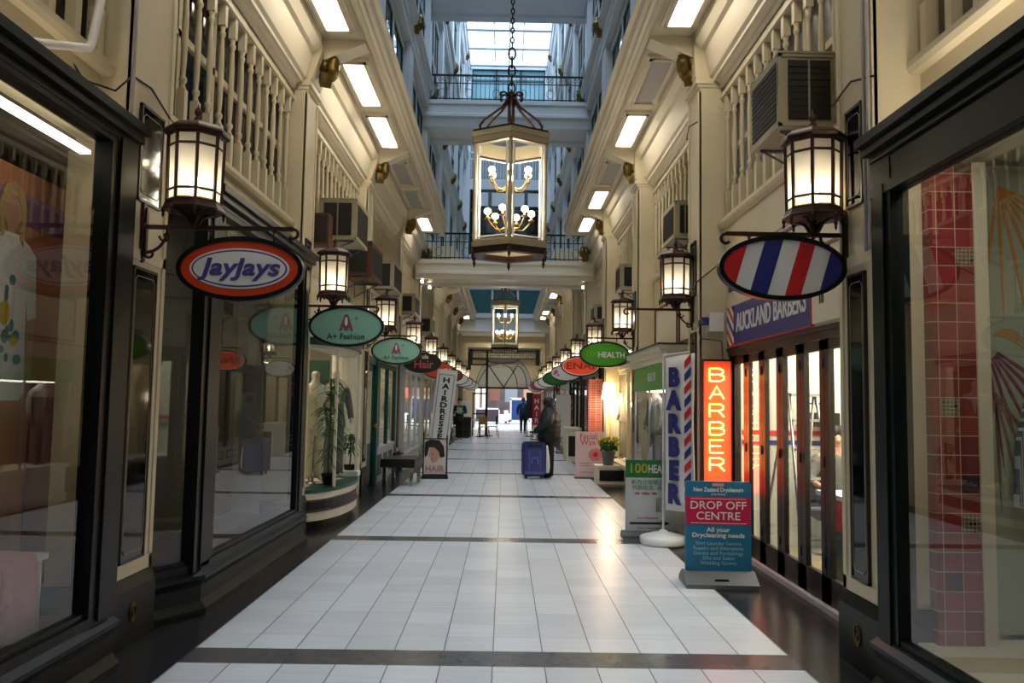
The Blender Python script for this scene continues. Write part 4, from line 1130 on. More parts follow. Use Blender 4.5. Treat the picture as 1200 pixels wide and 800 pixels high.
for c, mm in ((-.13, RED), (0.0, BLUE), (.13, RED), (.26, BLUE), (-.26, BLUE)):
    p = clip(clip(q, -.8, 1, -.8*1.045+c+.03), .8, -1, .8*1.045-c+.03)
    if len(p) > 2: MB().prism(p, -.022, -.012, 'x').obj('stripe', mm, t)
t = thing('number_panel', 'cream panel with the number 10 beside the blue barber sign', 'sign', (2.42, 5.60, 2.32))
MB().box(-.01, .015, -.60, .61, -.17, .17).obj('board', CREAM2, t)
bold('10', .10, 'lettering', SBLACK, t, (-.013, .42, -.0), (PI/2, 0, -PI/2), off=.001)
# neon box sign on the near side of the pilaster
t = thing('neon_sign', 'red glowing neon sign spelling BARBER down the pilaster side', 'sign', (2.295, 8.60, 0))
m = MB(); m.box(-.145, .145, -.03, .10, .58, 1.98); m.obj('box', NEONR, t)
m = MB(); m.box(-.155, .155, -.045, .10, 1.98, 2.0); m.box(-.155, -.145, -.045, .1, .58, 1.98); m.box(.145, .155, -.045, .1, .58, 1.98); m.obj('edge_frame', DARKW, t)
def strokes(ch):
    D = {'B': [[(0,0),(0,1),(.6,1),(.8,.85),(.8,.65),(.6,.52),(0,.52)],[(.6,.52),(.85,.38),(.85,.14),(.65,0),(0,0)]],
         'A': [[(0,0),(.42,1),(.85,0)],[(.16,.36),(.68,.36)]],
         'R': [[(0,0),(0,1),(.6,1),(.8,.86),(.8,.62),(.6,.48),(0,.48)],[(.5,.48),(.85,0)]],
         'E': [[(.8,1),(0,1),(0,0),(.8,0)],[(0,.52),(.65,.52)]]}
    return D[ch]
m = MB(); h = .132; w = .17
for i, ch in enumerate('BARBER'):
    zb = 1.93-(i+1)*.188+(.188-h)/2
    for st_ in strokes(ch): m.tube([(-w/2+x*w*1.05, -.05, zb+z*h) for x, z in st_], .0078, 6)
m.obj('neon_tube', NEON, t)
l = bpy.data.lights.new('neon_light', 'AREA'); l.shape = 'RECTANGLE'; l.size = .26; l.size_y = 1.3; l.energy = 4; l.color = (1, .16, .06)
lo = bpy.data.objects.new('neon_light', l); COL.objects.link(lo); lo.parent = t; lo.location = (0, -.07, 1.25); lo.rotation_euler = (R(-90), 0, PI) if False else (R(90), 0, 0)
# wall junction box and its cable
t = thing('junction_box', 'small white electrical box and lamp fixed beside the blue barber sign', 'junction box', (2.31, 8.60, 2.40))
MB().box(-.09, .06, -.02, .10, -.10, .10).obj('box', WHITE, t)
MB().box(-.17, -.09, .0, .06, -.03, .05).obj('connector', BLUE, t)
MB().lathe([(.03, 0), (.035, .02), (.03, .05)], 10, Matrix.Translation((-.19, .03, .0)) @ Matrix.Rotation(PI/2, 4, 'Y')).obj('lamp_holder', GREY, t)
MB().tube([(-.17, .05, -.02), (-.18, .08, -.10), (-.15, .10, -.17), (-.05, .09, -.18), (.06, .06, -.20), (.07, .05, -.42)], .006, 5).obj('cable', BLACK, t)
# interior pieces of the barber shop
t = thing('step_ladder', 'aluminium step ladder standing inside the barber shop', 'ladder', (2.93, 7.85, .012), R(12))
m = MB()
for x in (-.2, .2): m.tube([(x*1.2, -.38, 0), (x*.7, 0, 1.62)], .016, 5); m.tube([(x*1.2, .40, 0), (x*.7, .02, 1.62)], .014, 5)
m.box(-.15, .15, -.06, .08, 1.60, 1.63); m.obj('rail', ALU, t)
for i in range(5):
    z = .28+i*.27; f = z/1.62; MB().box(-.24+.1*f, .24-.1*f, -.38+.38*f-.04, -.38+.38*f+.04, z, z+.02).obj('step', ALU, t)
t = thing('wall_shelf', 'small shelf with wire rack on the barber shop wall', 'shelf', (3.42, 8.76, 1.30))
MB().box(-.2, .25, -.08, .08, 0, .02).obj('board', BLACK, t)
m = MB(); m.tube([(-.18, 0, .02), (-.18, 0, .32)], .008, 5); m.tube([(.18, 0, .02), (.18, 0, .32)], .008, 5); m.tube([(-.18, 0, .25), (.18, 0, .25)], .008, 5); m.obj('wire_rack', IRON, t)
o = MB().box(-.15, .15, -.06, .05, 0, .13).obj('black_bag', BLACK, None, (3.50, 8.76, 1.322)); tag(o, 'black bag sitting on the barber shop wall shelf', 'bag')
t = thing('barber_counter', 'low dark counter with papers inside the barber doors', 'counter', (3.2, 6.5, .012))
MB().box(-.3, .3, -1.0, .8, 0, .72).obj('body', mat('counter_teal', (24, 44, 52), .4), t)
MB().box(-.34, .34, -1.05, .85, .72, .76).obj('worktop', WHITE, t)
MB().box(-.305, -.3, -.9, .7, .45, .70).obj('crimson_panel', SCRIM, t)  # crimson strip paints the drop-off board's reflection onto the counter front
struct('ceiling_lamp_barber', MB().box(2.7, 4.3, 5.3, 8.7, 2.93, 2.97), LIT)  # glowing ceiling panel added to brighten the barber interior

# ================================================================== HEALTH KIOSK (right, bay 1)
fascia(1, 1, 2.22, CREAM2, MAROON)
t = thing('health_kiosk', 'projecting health shop window with cream cornice and green fascia', 'shopfront', (0, 0, 0))
KX, KY0, KY1 = 1.95, 9.58, 11.9
m = MB()
for (e, z0, z1) in ((.10, 2.16, 2.22), (.07, 2.10, 2.16), (.03, 2.02, 2.10)): m.box(KX-e, 2.55, KY0-e, KY1+e, z0, z1)
m.obj('cornice', CREAM2, t)
MB().box(KX-.12, 2.55, KY0-.12, KY1+.12, 2.22, 2.24).obj('top_edge', TEALD, t)
MB().box(KX, 2.55, KY0, KY1, 1.70, 2.02).obj('green_fascia', SGREEN, t)
MB().box(KX+.15, 2.45, KY0+.2, KY1-.2, 1.685, 1.70).obj('inner_lamp', LIT, t)  # glowing panel added to brighten the kiosk inside
bold('HEALTH', .15, 'lettering', SIGNW, t, (KX-.004, 10.5, 1.86), (PI/2, 0, -PI/2), off=.002)
m = MB(); m.box(KX, 2.55, KY0, KY1, 0, .12); m.box(KX+.02, 2.55, KY0+.02, KY1-.02, .12, .48); m.box(KX-.015, 2.55, KY0-.015, KY1+.015, .48, .54); m.obj('plinth', CREAM2, t)
m = MB()
for x, y in ((KX+.015, KY0+.015), (KX+.015, KY1-.015), (KX+.015, (KY0+KY1)/2), (2.52, KY0+.015)): m.box(x-.012, x+.012, y-.012, y+.012, .54, 1.70)
m.obj('glazing_bar', ALU, t)
m = MB(); m.box(KX+.01, KX+.016, KY0, KY1, .54, 1.70); m.box(KX, 2.55, KY0+.01, KY0+.016, .54, 1.70); m.obj('glass_pane', GLASSC, t)
t = thing('price_poster', 'blue and yellow price poster 85 hung inside the kiosk window', 'poster', (2.12, KY0+.05, 1.05))
MB().box(-.14, .16, 0, .01, -.26, .18).obj('sheet', mat('poster_blue', (40, 130, 196), .4), t)
bold('85', .20, 'lettering', YELLOW, t, (0, -.003, .03), off=.004)
MB().box(-.14, .16, -.002, 0, -.26, -.20).obj('white_band', SIGNW, t)
struct('wall_right_shop_back', MB().box(2.56, 2.62, 9.4, 12.7, 0, 3.0), mat('health_back', (90, 86, 74), .7))

# ================================================================== LIT DISPLAY (right, bay 2) and beyond
def simple_front(s, k, label, colour, body, d=2.2, zb=.45, zt=2.2, n=3, lit=True, back=OLIVE, door=False):
    a, b = py(s, k)+.27, py(s, k+1)-.27
    t = thing('shopfront', label, 'shopfront')
    m = MB(); m.box(s*(d+.02), s*2.5, a, b, 0, zb); m.box(s*(d-.02), s*2.5, a, b, zb-.06, zb); m.box(s*(d-.02), s*2.5, a, b, 0, .08); m.obj('plinth', body, t)
    e = MB()
    w = (b-a)/n
    for i in range(n):
        for (u0, u1, v0, v1) in ((a+i*w+.12, a+i*w+.14, .13, zb-.1), (a+(i+1)*w-.14, a+(i+1)*w-.12, .13, zb-.1), (a+i*w+.12, a+(i+1)*w-.12, .13, .15), (a+i*w+.12, a+(i+1)*w-.12, zb-.12, zb-.1)): e.box(s*(d+.008), s*(d+.03), u0, u1, v0, v1)
    e.obj('panel_line', CREAM2 if body is not CREAM2 else BLACK, t)
    m = MB()
    for i in range(n+1): m.box(s*(d-.01), s*(d+.06), a+i*w-.035, a+i*w+.035, zb, zt)
    m.box(s*(d-.01), s*(d+.06), a, b, zt-.08, zt); m.box(s*(d-.05), s*2.5, a, b, zt, zt+.08); m.box(s*(d-.02), s*2.5, a, b, zt+.08, zt+.13)
    for y in (a+.02, b-.02): m.box(s*d, s*2.45, y-.03, y+.03, zb, zt)
    m.obj('frame', colour, t)
    MB().box(s*(d+.02), s*(d+.026), a, b, zb, zt-.08).obj('glass_pane', GLASSC, t)
    struct('wall_%s_display' % SIDES[s]['nm'], MB().box(s*2.9, s*2.96, a-.2, b+.2, 0, 3.0), back)
    struct('floor_display', MB().box(s*2.26, s*2.9, a, b, zb-.1, zb-.02), CREAM2)
    if lit: struct('ceiling_lamp_display', MB().box(s*2.4, s*2.75, a+.5, b-.5, 2.5, 2.52), LIT2)  # glowing panel added to light the display behind the glass
    return t
for k, lb, c, bd, bk in ((2, 'cream shop window with warm wall lamp and flower pot outside', CREAM, CREAM2, CREAM), (3, 'shop window beside the red brick pier', DARKW, CREAM2, OLIVE), (4, 'dark framed shop window behind the standing person', IRON, GREEN, CREAM), (5, 'white shop window just past the dark framed one', WHITEP, CREAM2, CREAM2), (6, 'dark green shop window near the red hair banner', GREEN, GREEN, OLIVE), (7, 'cream shop window well past the red hair banner', CREAM, CREAM2, OLIVE), (8, 'last dark shop window on the barber-shop side', DARKW, GREEN, OLIVE), (9, 'cream shop window next to the street gate on the barber-shop side', CREAM, CREAM2, CREAM)):
    fascia(1, k, 2.3, CREAM2); simple_front(1, k, lb, c, bd, d=2.08 if k != 2 else 2.44, back=bk, n=3 if k < 5 else 2, zb=.40)
for k, lb, c, bd, bk in ((2, None, None, None, None), (3, 'white panelled shopfront past the bench on the fashion-shop side', WHITEP, WHITEP, CREAM), (4, 'cream shop window behind the hairdresser banner', CREAM, CREAM2, OLIVE), (5, 'dark teal shop window past the hairdresser banner', TEAL, TEAL, OLIVE), (6, 'dark shop window behind the cafe tables', DARKW, DARKW, OLIVE), (7, 'cream shop window beside the cafe tables', CREAM, CREAM2, CREAM), (8, 'dark green shop window beyond the cafe tables', GREEN, GREEN, OLIVE), (9, 'cream shop window next to the street gate on the fashion-shop side', CREAM, CREAM2, CREAM)):
    fascia(-1, k, 2.3, CREAM2)
    if lb: simple_front(-1, k, lb, c, bd, d=2.14, back=bk, n=3 if k < 5 else 2, zb=.40)

# brick pier on the right
t = thing('brick_pier', 'red brick pier between the lit display and the standing person', 'pier', (1.98, 17.31, 0))
MB().box(-.16, .18, -.15, .16, .0, 2.03).obj('brick_face', BRICKM, t)
MB().box(-.18, .20, -.18, .18, .0, .12).obj('base', GREEN2, t)

# ================================================================== CURVED BAY WINDOW (left, bay 1)
fascia(-1, 1, 2.30, CREAM2)
t = thing('bay_window', 'curved cream bay shop window with striped base and teal edges', 'shopfront', (-2.32, 10.65, 0))
def arc(rx, ry, n=18): return [(rx*math.sin(PI*i/n), -ry*math.cos(PI*i/n)) for i in range(n+1)]
def slab(mb, rx, ry, z0, z1):
    mb.prism(arc(rx, ry), z0, z1, 'z'); return mb
slab(MB(), .36, 1.12, 0, .10).obj('toe_kick', GREEN2, t)
m = MB(); slab(m, .42, 1.20, .10, .20); slab(m, .42, 1.20, .345, .42); m.obj('cream_band', CREAM2, t)
m = MB(); slab(m, .43, 1.21, .20, .225); slab(m, .43, 1.21, .325, .345); m.obj('brown_line', BROWN, t)
slab(MB(), .415, 1.195, .225, .325).obj('dark_band', IRON, t)
slab(MB(), .44, 1.22, .42, .46).obj('teal_sill', TEAL, t)
m = MB(); slab(m, .43, 1.21, 2.15, 2.24); m.obj('header', TEALD, t)
slab(MB(), .40, 1.18, 2.12, 2.15).obj('cream_soffit', CREAM2, t)
g = MB(); A = arc(.41, 1.19, 24); g.add([(x, y, z) for x, y in A for z in (.46, 2.12)], [(2*i+2, 2*i, 2*i+1, 2*i+3) for i in range(24)], True); g.obj('glass_pane', GLASSC, t)
m = MB()
for i in (0, 7, 17, 24): x, y = A[i]; m.box(x-.02, x+.01, y-.022, y+.022, .46, 2.12)
m.obj('mullion', CREAM2, t)
struct('wall_left_bay_back', MB().box(-3.3, -3.24, 9.3, 13.2, 0, 3.0), mat('bay_back', (70, 84, 62), .7, var=.3, scale=1))
struct('floor_bay', MB().box(-3.24, -2.3, 9.46, 11.9, .36, .45), CREAM2)
MBb = MB().box(-2.5, -2.25, 11.95, 13.1, 0, 2.32); struct('wall_left_pier', MBb, CREAM2)
struct('wall_left_pier', MB().box(-2.5, -2.28, 9.33, 9.47, 0, 2.32), CREAM2)
struct('ceiling_lamp_bay', MB().box(-3.1, -2.45, 9.7, 11.7, 2.60, 2.62), LIT2)  # glowing panel added above the header to brighten the bay
struct('wall_left_bay_panel', MB().box(-3.2, -2.62, 12.3, 12.35, .45, 2.1), mat('bay_green_panel', (30, 66, 44), .6))

# ================================================================== GREEN DOOR AND WINDOW (left, bay 2)
t = thing('shop_door', 'dark green shop door with glazed top and brass knob', 'door', (-2.34, 14.3, 0))
m = MB(); m.box(-.05, .05, -.62, -.54, 0, 2.24); m.box(-.05, .09, .42, .60, 0, 2.24); m.box(-.05, .05, -.62, .6, 2.14, 2.28); m.obj('door_frame', TEAL, t)
f = MB(); f.box(-.02, .02, -.54, -.42, .02, 2.13); f.box(-.02, .02, .30, .42, .02, 2.13); f.box(-.02, .02, -.54, .42, .02, .75); f.box(-.02, .02, -.54, .42, 2.02, 2.13)
f.box(.02, .03, -.40, .28, .12, .15); f.box(.02, .03, -.40, .28, .62, .65); l = f.obj('door_leaf', TEAL, t)
MB().box(-.004, .004, -.42, .30, .75, 2.02).obj('glass_pane', mat('papered_glass', (206, 196, 160), .3), l)
MB().lathe([(.01, 0), (.02, .02), (.045, .05), (.04, .08), (.01, .09)], 12, Matrix.Translation((.02, .36, 1.05)) @ Matrix.Rotation(PI/2, 4, 'Y')).obj('door_knob', BRASS, l)
bold('%0 !', .2, 'lettering', SBLACK, l, (.006, -.2, 1.78), (PI/2, 0, PI/2), off=.003)
t = thing('shopfront', 'green framed window with low white panelled stall behind the bench', 'shopfront', (-2.28, 0, 0))
m = MB(); m.box(-.1, 0, 14.95, 17.2, 0, .62); m.box(-.1, .03, 14.95, 17.2, .60, .66); m.obj('plinth', WHITEP, t)
m = MB()
for i in range(3):
    y = 15.1+i*.72; m.box(0, .008, y, y+.5, .12, .5)
m.obj('black_panel', BLACK, t)
m = MB()
for y in (14.95, 16.05, 17.13): m.box(-.04, .03, y, y+.07, .66, 2.2)
m.box(-.04, .03, 14.95, 17.2, 2.12, 2.22); m.obj('frame', TEAL, t)
MB().box(-.01, -.004, 15.0, 17.15, .66, 2.12).obj('glass_pane', GLASSC, t)
struct('wall_left_display', MB().box(-3.0, -2.94, 13.4, 17.3, 0, 3.0), mat('hair_back', (150, 140, 124), .7))
struct('ceiling_lamp_display', MB().box(-2.85, -2.5, 15.2, 16.9, 2.5, 2.52), LIT2)  # glowing panel added to light the window behind the bench

# ================================================================== LOOSE THINGS ON THE FLOOR
# drop-off board
t = thing('floor_sign', 'blue and crimson DROP OFF CENTRE board standing in a grey base', 'sign', (1.885, 7.0, 0), R(-3))
def rrect(w, h, r, n=5, cx=0, cz=0):
    p = []
    for (ax, az, a0) in ((w/2-r, h/2-r, 0), (-w/2+r, h/2-r, PI/2), (-w/2+r, -h/2+r, PI), (w/2-r, -h/2+r, 1.5*PI)):
        for i in range(n+1): a = a0+PI/2*i/n; p.append((cx+ax+r*math.cos(a), cz+az+r*math.sin(a)))
    return p
MB().prism(rrect(.555, .76, .025, cz=.485), -.018, .018, 'y').obj('board', SBLUE, t)
MB().box(-.272, .272, -.021, 0, .50, .735).obj('crimson_band', SCRIM, t)
MB().prism(rrect(.10, .026, .008, cz=.838), -.022, .022, 'y').obj('carry_slot', mat('slot_pink', (206, 150, 140), .5), t)
bold('New Zealand Drycleaners', .05, 'heading_lettering', SIGNW, t, (.0, -.021, .795), fit=.42, off=.0008, ext=.002)
bold('of St Heliers', .024, 'small_heading', SIGNW, t, (.0, -.021, .757), ext=.001)
bold('DROP OFF\nCENTRE', .094, 'main_lettering', SIGNW, t, (.0, -.024, .617), fit=.47, off=.0003, ls=.95, ext=.002)
m = MB(); m.box(-.235, .235, -.024, -.02, .717, .721); m.box(-.235, .235, -.024, -.02, .512, .516); m.obj('white_rule', SIGNW, t)
bold('All your\nDrycleaning needs', .052, 'service_lettering', SIGNW, t, (0, -.020, .435), fit=.44, ls=.9, off=.0006, ext=.002)
bold('Shirt Launder Service\nRepairs and Alterations\nDuvets and Furnishings\nSilks and Satins\nWedding Gowns', .043, 'list_lettering', mat('pale_blue_letter', (150, 186, 206), .5), t, (0, -.020, .262), fit=.42, ls=.95, ext=.002)
m = MB(); m.prism([(-.20, 0), (-.20, .035), (-.05, .115), (.05, .115), (.20, .035), (.20, 0)], -.30, .30, 'x'); m.obj('base', GREY, t)
MB().prism(rrect(.12, .028, .012, cz=.06), -.160, -.150, 'y').obj('base_slot', BLACK, t)
# barber flag
t = thing('feather_flag', 'tall white flag reading BARBER on a pole in a round white base', 'flag', (1.80, 8.95, 0))
MB().lathe([(.24, .0), (.255, .015), (.255, .075), (.235, .09), (.12, .12), (.05, .13), (.04, .15), (.02, .16)], 36).obj('base', WHITE, t)
MB().tube([(.0, 0, .12), (.0, 0, 2.02), (.01, 0, 2.06), (.04, 0, 2.075)], .014, 8).obj('pole', WHITE, t)
m = MB(); m.tube([(0, 0, 2.055), (.20, -.38, 2.075)], .010, 6); m.obj('top_arm', WHITE, t)
rz = math.atan2(-.44, .23)
c = MB(); vs = []; n = 12; L = .50
for j in range(15):
    for i in range(n+1):
        u = i/n; z = .40+j/14*1.66; wv = .012*math.sin(u*7+j*.5)
        vs.append((.03+u*(L-.03), wv*u, z-.03*(1-u)))
fs = [(j*(n+1)+i, j*(n+1)+i+1, (j+1)*(n+1)+i+1, (j+1)*(n+1)+i) for j in range(14) for i in range(n)]
c.add(vs, fs, True); o = c.obj('cloth', SIGNW, t); o.rotation_euler = (0, 0, rz); md = o.modifiers.new('t', 'SOLIDIFY'); md.thickness = .006
vert_text('BARBER', .27, .250, 'lettering', BLUE, o, (.20, -.024, 1.80), (PI/2, 0, 0), off=.016, sx=1.12)
for i in range(11):
    z = .56+i*.138; m = MB(); w = .05
    m.prism([(.375, z-.04), (.475, z+.035), (.475, z+.115), (.375, z+.035)], -.022, -.016, 'y'); m.obj('stripe', RED if i % 2 == 0 else BLUE, o)
# roll-up banner of the health shop
t = thing('rollup_banner', 'small green and white roll-up banner of the health shop with an arrow', 'banner', (1.73, 9.32, 0))
m = MB(); m.prism([(-.10, 0), (-.10, .04), (-.04, .085), (.04, .085), (.10, .04), (.10, 0)], -.33, .31, 'x'); m.obj('base', GREY, t)
MB().box(-.29, .28, -.006, .006, .08, .88).obj('sheet', mat('banner_sheet', (198, 200, 204), .5), t)
MB().box(-.29, .28, -.009, .0, .68, .88).obj('green_band', SGREEN2, t)
bold('HEALTH', .13, 'lettering', SIGNW, t, (.12, -.011, .775), off=.003, fit=.30, ext=.002)
bold('100', .15, 'logo_lettering', YELLOW, t, (-.15, -.011, .78), off=.0, ext=.002)
bold('新西兰保健品店\n代购批发  品质', .062, 'shop_text', mat('banner_teal_text', (60, 130, 110), .5), t, (-.01, -.009, .595), ext=.002)
bold('免费 · 保健品 · 邮寄', .03, 'red_text', SCRIM, t, (-.06, -.009, .50), ext=.002)
bold('扫码\n关注\n我们\n微信', .045, 'side_text', mat('banner_grey_text', (110, 130, 130), .5), t, (.10, -.009, .37), ext=.002, ls=.9)
bold('www.100health.nz', .034, 'web_text', SCRIM, t, (-.04, -.009, .225), ext=.002)
m = MB(); m.prism([(-.24, .18), (.12, .18), (.12, .205), (.22, .168), (.12, .13), (.12, .155), (-.24, .155)], -.009, 0, 'y'); m.obj('arrow', SBLACK, t)
bold('Shop 6, Strand Arcade', .034, 'small_text', MAROON, t, (0, -.009, .115), ext=.002)
MB().tube([(0, .03, .05), (0, .03, .88)], .008, 5).obj('pole', GREY, t)
# flowers on the cream stall riser
t = thing('display_riser', 'low cream step with black panel under the yellow flowers', 'riser', (2.10, 15.55, 0))
m = MB(); m.box(-.30, .28, -.15, .25, 0, .32); m.box(-.32, .28, -.17, .27, .30, .35); m.obj('body', CREAM2, t)
MB().box(-.24, .22, -.158, -.15, .06, .26).obj('black_panel', BLACK, t)
t = thing('flower_pot', 'grey metal pot of yellow flowers on the low cream step', 'flower pot', (2.04, 15.52, .35)); t.scale = (1.25, 1.25, 1.2)
MB().lathe([(.075, 0), (.08, .01), (.105, .20), (.115, .22), (.10, .22), (.09, .18)], 18).obj('pot', GREY, t)
m = MB(); f = MB()
for i in range(70):
    a = random.uniform(0, 2*PI); r = .17*math.sqrt(random.random()); z = .30+random.uniform(0, .14)-.4*r*r
    m.tube([(.03*math.cos(a), .03*math.sin(a), .2), (r*.7*math.cos(a), r*.7*math.sin(a), z-.04), (r*math.cos(a), r*math.sin(a), z)], .004, 4)
    m.ball((r*.8*math.cos(a+.3), r*.8*math.sin(a+.3), z-.06), .022, 6, 4, sc=(1, .5, 1.3))
    f.ball((r*math.cos(a), r*math.sin(a), z), .020, 6, 4)
m.obj('foliage', LEAF, t); f.obj('blossoms', YELLOW, t)
# facial sign
t = thing('floor_poster', 'pink and white facial waxing poster stand beside the flower step', 'sign', (1.79, 16.55, 0))
MB().box(-.29, .29, -.02, .02, .03, .94).obj('board', mat('pale_pink', (226, 196, 200), .5), t)
m = MB(); m.box(-.30, .30, -.12, .12, 0, .03); m.obj('base', GREY, t)
bold('Facial\nWax', .16, 'lettering', mat('rose_text', (196, 70, 84), .5), t, (-.03, -.023, .78), ls=.75, ext=.002)
m = MB()
for i in range(9):
    a = i*.7; m.ell(.12+.09*math.cos(a), .48+.08*math.sin(a), .06, .05, -.022-.0006*i, -.02, 12)
m.obj('petal_print', mat('petal_pink', (220, 130, 140), .5), t)
MB().ell(.12, .48, .05, .05, -.031, -.027, 12).obj('flower_centre', RED, t)
m = MB()
for z in (.30, .25, .12): m.box(-.2, .0 if z > .2 else .12, -.023, -.02, z, z+.014)
m.obj('text_lines', mat('rose_line', (190, 110, 120), .5), t)
# bench
t = thing('bench', 'black padded bench with chrome legs outside the green shop', 'bench', (-1.80, 14.95, 0), R(-4))
MB().prism(rrect(.62, .15, .03, cz=.40), -.45, .45, 'y').obj('seat', mat('black_vinyl', (24, 24, 26), .3), t)
for x in (-.24, .24):
    for y in (-.38, .38): MB().box(x-.03, x+.03, y-.03, y+.03, 0, .33).obj('leg', CHROME, t)
# hair poster stand
t = thing('poster_stand', 'black framed hair model poster stand on the floor beside the bench', 'sign', (-1.30, 16.1, 0), R(4))
m = MB(); m.box(-.245, -.215, -.02, .02, 0, .90); m.box(.215, .245, -.02, .02, 0, .84); m.box(-.24, .24, -.015, .015, .05, .08); m.box(-.22, .22, -.015, .015, .76, .78); m.obj('frame', BLACK, t)
m = MB(); m.box(-.26, .26, -.16, .16, 0, .05); m.obj('base', BLACK, t)
MB().box(-.215, .215, -.010, .010, .08, .76).obj('poster', mat('poster_pale', (214, 196, 190), .4), t)
m = MB(); m.prism([(-.20, .70), (-.10, .755), (.08, .74), (.17, .62), (.19, .42), (.10, .40), (.07, .52), (-.02, .60), (-.12, .60), (-.15, .45), (-.20, .40), (-.21, .55)], -.014, -.01, 'y'); m.obj('printed_hair', HAIR, t)
m = MB(); m.prism([(-.02, .60), (.06, .55), (.09, .45), (.06, .36), (-.01, .30), (-.07, .31), (-.09, .40), (-.13, .44), (-.11, .50), (-.12, .59)], -.013, -.01, 'y'); m.obj('printed_face', SKIN, t)
m = MB(); m.ell(-.05, .47, .022, .008, -.016, -.012, 10); m.ell(-.06, .37, .02, .010, -.016, -.012, 10); m.obj('printed_features', HAIR, t)
bold('HAIR', .17, 'lettering', mat('rose_hair', (168, 96, 108), .5), t, (.0, -.013, .18), fit=.36, off=.002, ext=.002)
# hairdresser banner
t = thing('banner_stand', 'leaning white banner reading HAIRDRESSER downwards beyond the bench', 'banner', (-1.42, 17.6, 0))
o = MB().box(-.22, .22, -.008, .008, .45, 2.20).obj('sheet', mat('banner_white', (214, 216, 216), .5), t); o.rotation_euler = (0, R(6), 0)
m = MB()
for (u0, u1, v0, v1) in ((-.17, -.155, .55, 2.1), (.155, .17, .55, 2.1), (-.17, .17, 2.085, 2.1), (-.17, .17, .55, .565)): m.box(u0, u1, -.011, -.007, v0, v1)
m.obj('border_line', GREY, o)
vert_text('HAIRDRESSER', .155, .135, 'lettering', SBLACK, o, (0, -.012, 1.97), (PI/2, 0, 0), off=.006, sx=1.4)
m = MB(); m.tube([(.0, .02, .02), (.24, .02, 2.22)], .014, 6); m.obj('pole', GREY, t)
MB().lathe([(.20, 0), (.21, .03), (.06, .08), (.02, .09)], 24).obj('base', GREY, t)
# red hair banner on the right further on
t = thing('banner_stand', 'narrow red banner reading HAIR downwards near the street end', 'banner', (1.36, 33.0, 0))
MB().box(-.16, .16, -.01, .01, .60, 1.86).obj('sheet', mat('banner_red', (168, 22, 44), .5), t)
vert_text('HAIR', .26, .26, 'lettering', SIGNW, t, (0, -.014, 1.56), (PI/2, 0, 0), off=.004)
m = MB(); m.tube([(-.16, .02, 0), (-.16, .02, 1.9)], .012, 5); m.tube([(.16, .02, 0), (.16, .02, 1.9)], .012, 5); m.box(-.2, .2, -.15, .15, 0, .03); m.obj('stand', IRON, t)
t = thing('notice_board', 'tall black notice board beside the red hair banner', 'board', (1.14, 36.0, 0))
m = MB(); m.box(-.12, .20, -.03, .03, .80, 1.95); m.obj('panel', BLACK, t)
m = MB(); m.box(-.10, -.06, -.02, .02, 0, .8); m.box(.14, .18, -.02, .02, 0, .8); m.box(-.14, .22, -.18, .18, 0, .03); m.obj('leg_frame', IRON, t)
t = thing('light_board', 'bright white menu board at the shop wall behind the standing person', 'board', (1.83, 24.5, 0))
m = MB(); m.box(-.22, .22, -.02, .02, .55, 1.75); m.obj('panel', SIGNW, t)
m = MB(); m.box(-.22, .22, -.15, .15, 0, .04); m.box(-.2, -.17, -.02, .02, 0, .6); m.box(.17, .2, -.02, .02, 0, .6); m.obj('stand', GREY, t)
t = thing('display_cabinet', 'cream cabinet with a black panel behind the standing person', 'cabinet', (1.82, 21.4, 0))
MB().box(-.14, .22, -.3, .9, 0, .82).obj('body', CREAM2, t); MB().box(-.10, .18, -.306, -.3, .14, .66).obj('front_panel', BLACK, t); MB().box(-.17, .24, -.34, .94, .82, .87).obj('worktop', CREAM2, t)

# cafe furniture and posts on the left, far along
t = thing('directory_frame', 'tall black metal frame post with side arms among the cafe tables', 'frame', (-.74, 36.0, 0))
m = MB(); m.box(-.05, .05, -.05, .05, 0, 3.75); m.box(-.72, 0, -.02, .02, 3.12, 3.18); m.box(-.72, 0, -.02, .02, 3.36, 3.40)
m.box(-.62, 0, -.02, .02, 1.84, 1.90); m.box(-.62, 0, -.02, .02, .95, 1.0); m.box(-.62, -.57, -.02, .02, 0, 1.9); m.box(-.3, .3, -.3, .3, 0, .03); m.obj('post_frame', IRON, t)
MB().box(-.86, -.72, -.1, .1, 2.9, 3.7).obj('end_box', BLACK, t)
t = thing('white_notice', 'white paper notice board on legs before the dark cafe counter', 'sign', (-1.62, 34.2, 0))
MB().box(-.20, .22, -.01, .01, .88, 1.55).obj('sheet', SIGNW, t)
m = MB(); m.box(-.18, -.15, 0, .03, 0, 1.5); m.box(.17, .20, 0, .03, 0, 1.5); m.box(-.2, .22, -.12, .14, 0, .03); m.obj('leg_frame', IRON, t)
t = thing('cafe_counter', 'black cafe counter block beside the fashion-shop wall', 'counter', (-1.62, 35.0, 0))
MB().box(-.28, .26, -.25, .5, 0, .80).obj('body', BLACK, t); MB().box(-.30, .28, -.27, .52, .80, .84).obj('worktop', IRON, t)
t = thing('cafe_table', 'white topped cafe table beside the black counter', 'table', (-1.0, 35.2, 0))
MB().box(-.30, .30, -.30, .30, .70, .74).obj('tabletop', WHITE, t)
MB().lathe([(.20, 0), (.2, .02), (.03, .05), (.03, .70)], 12).obj('leg', IRON, t)
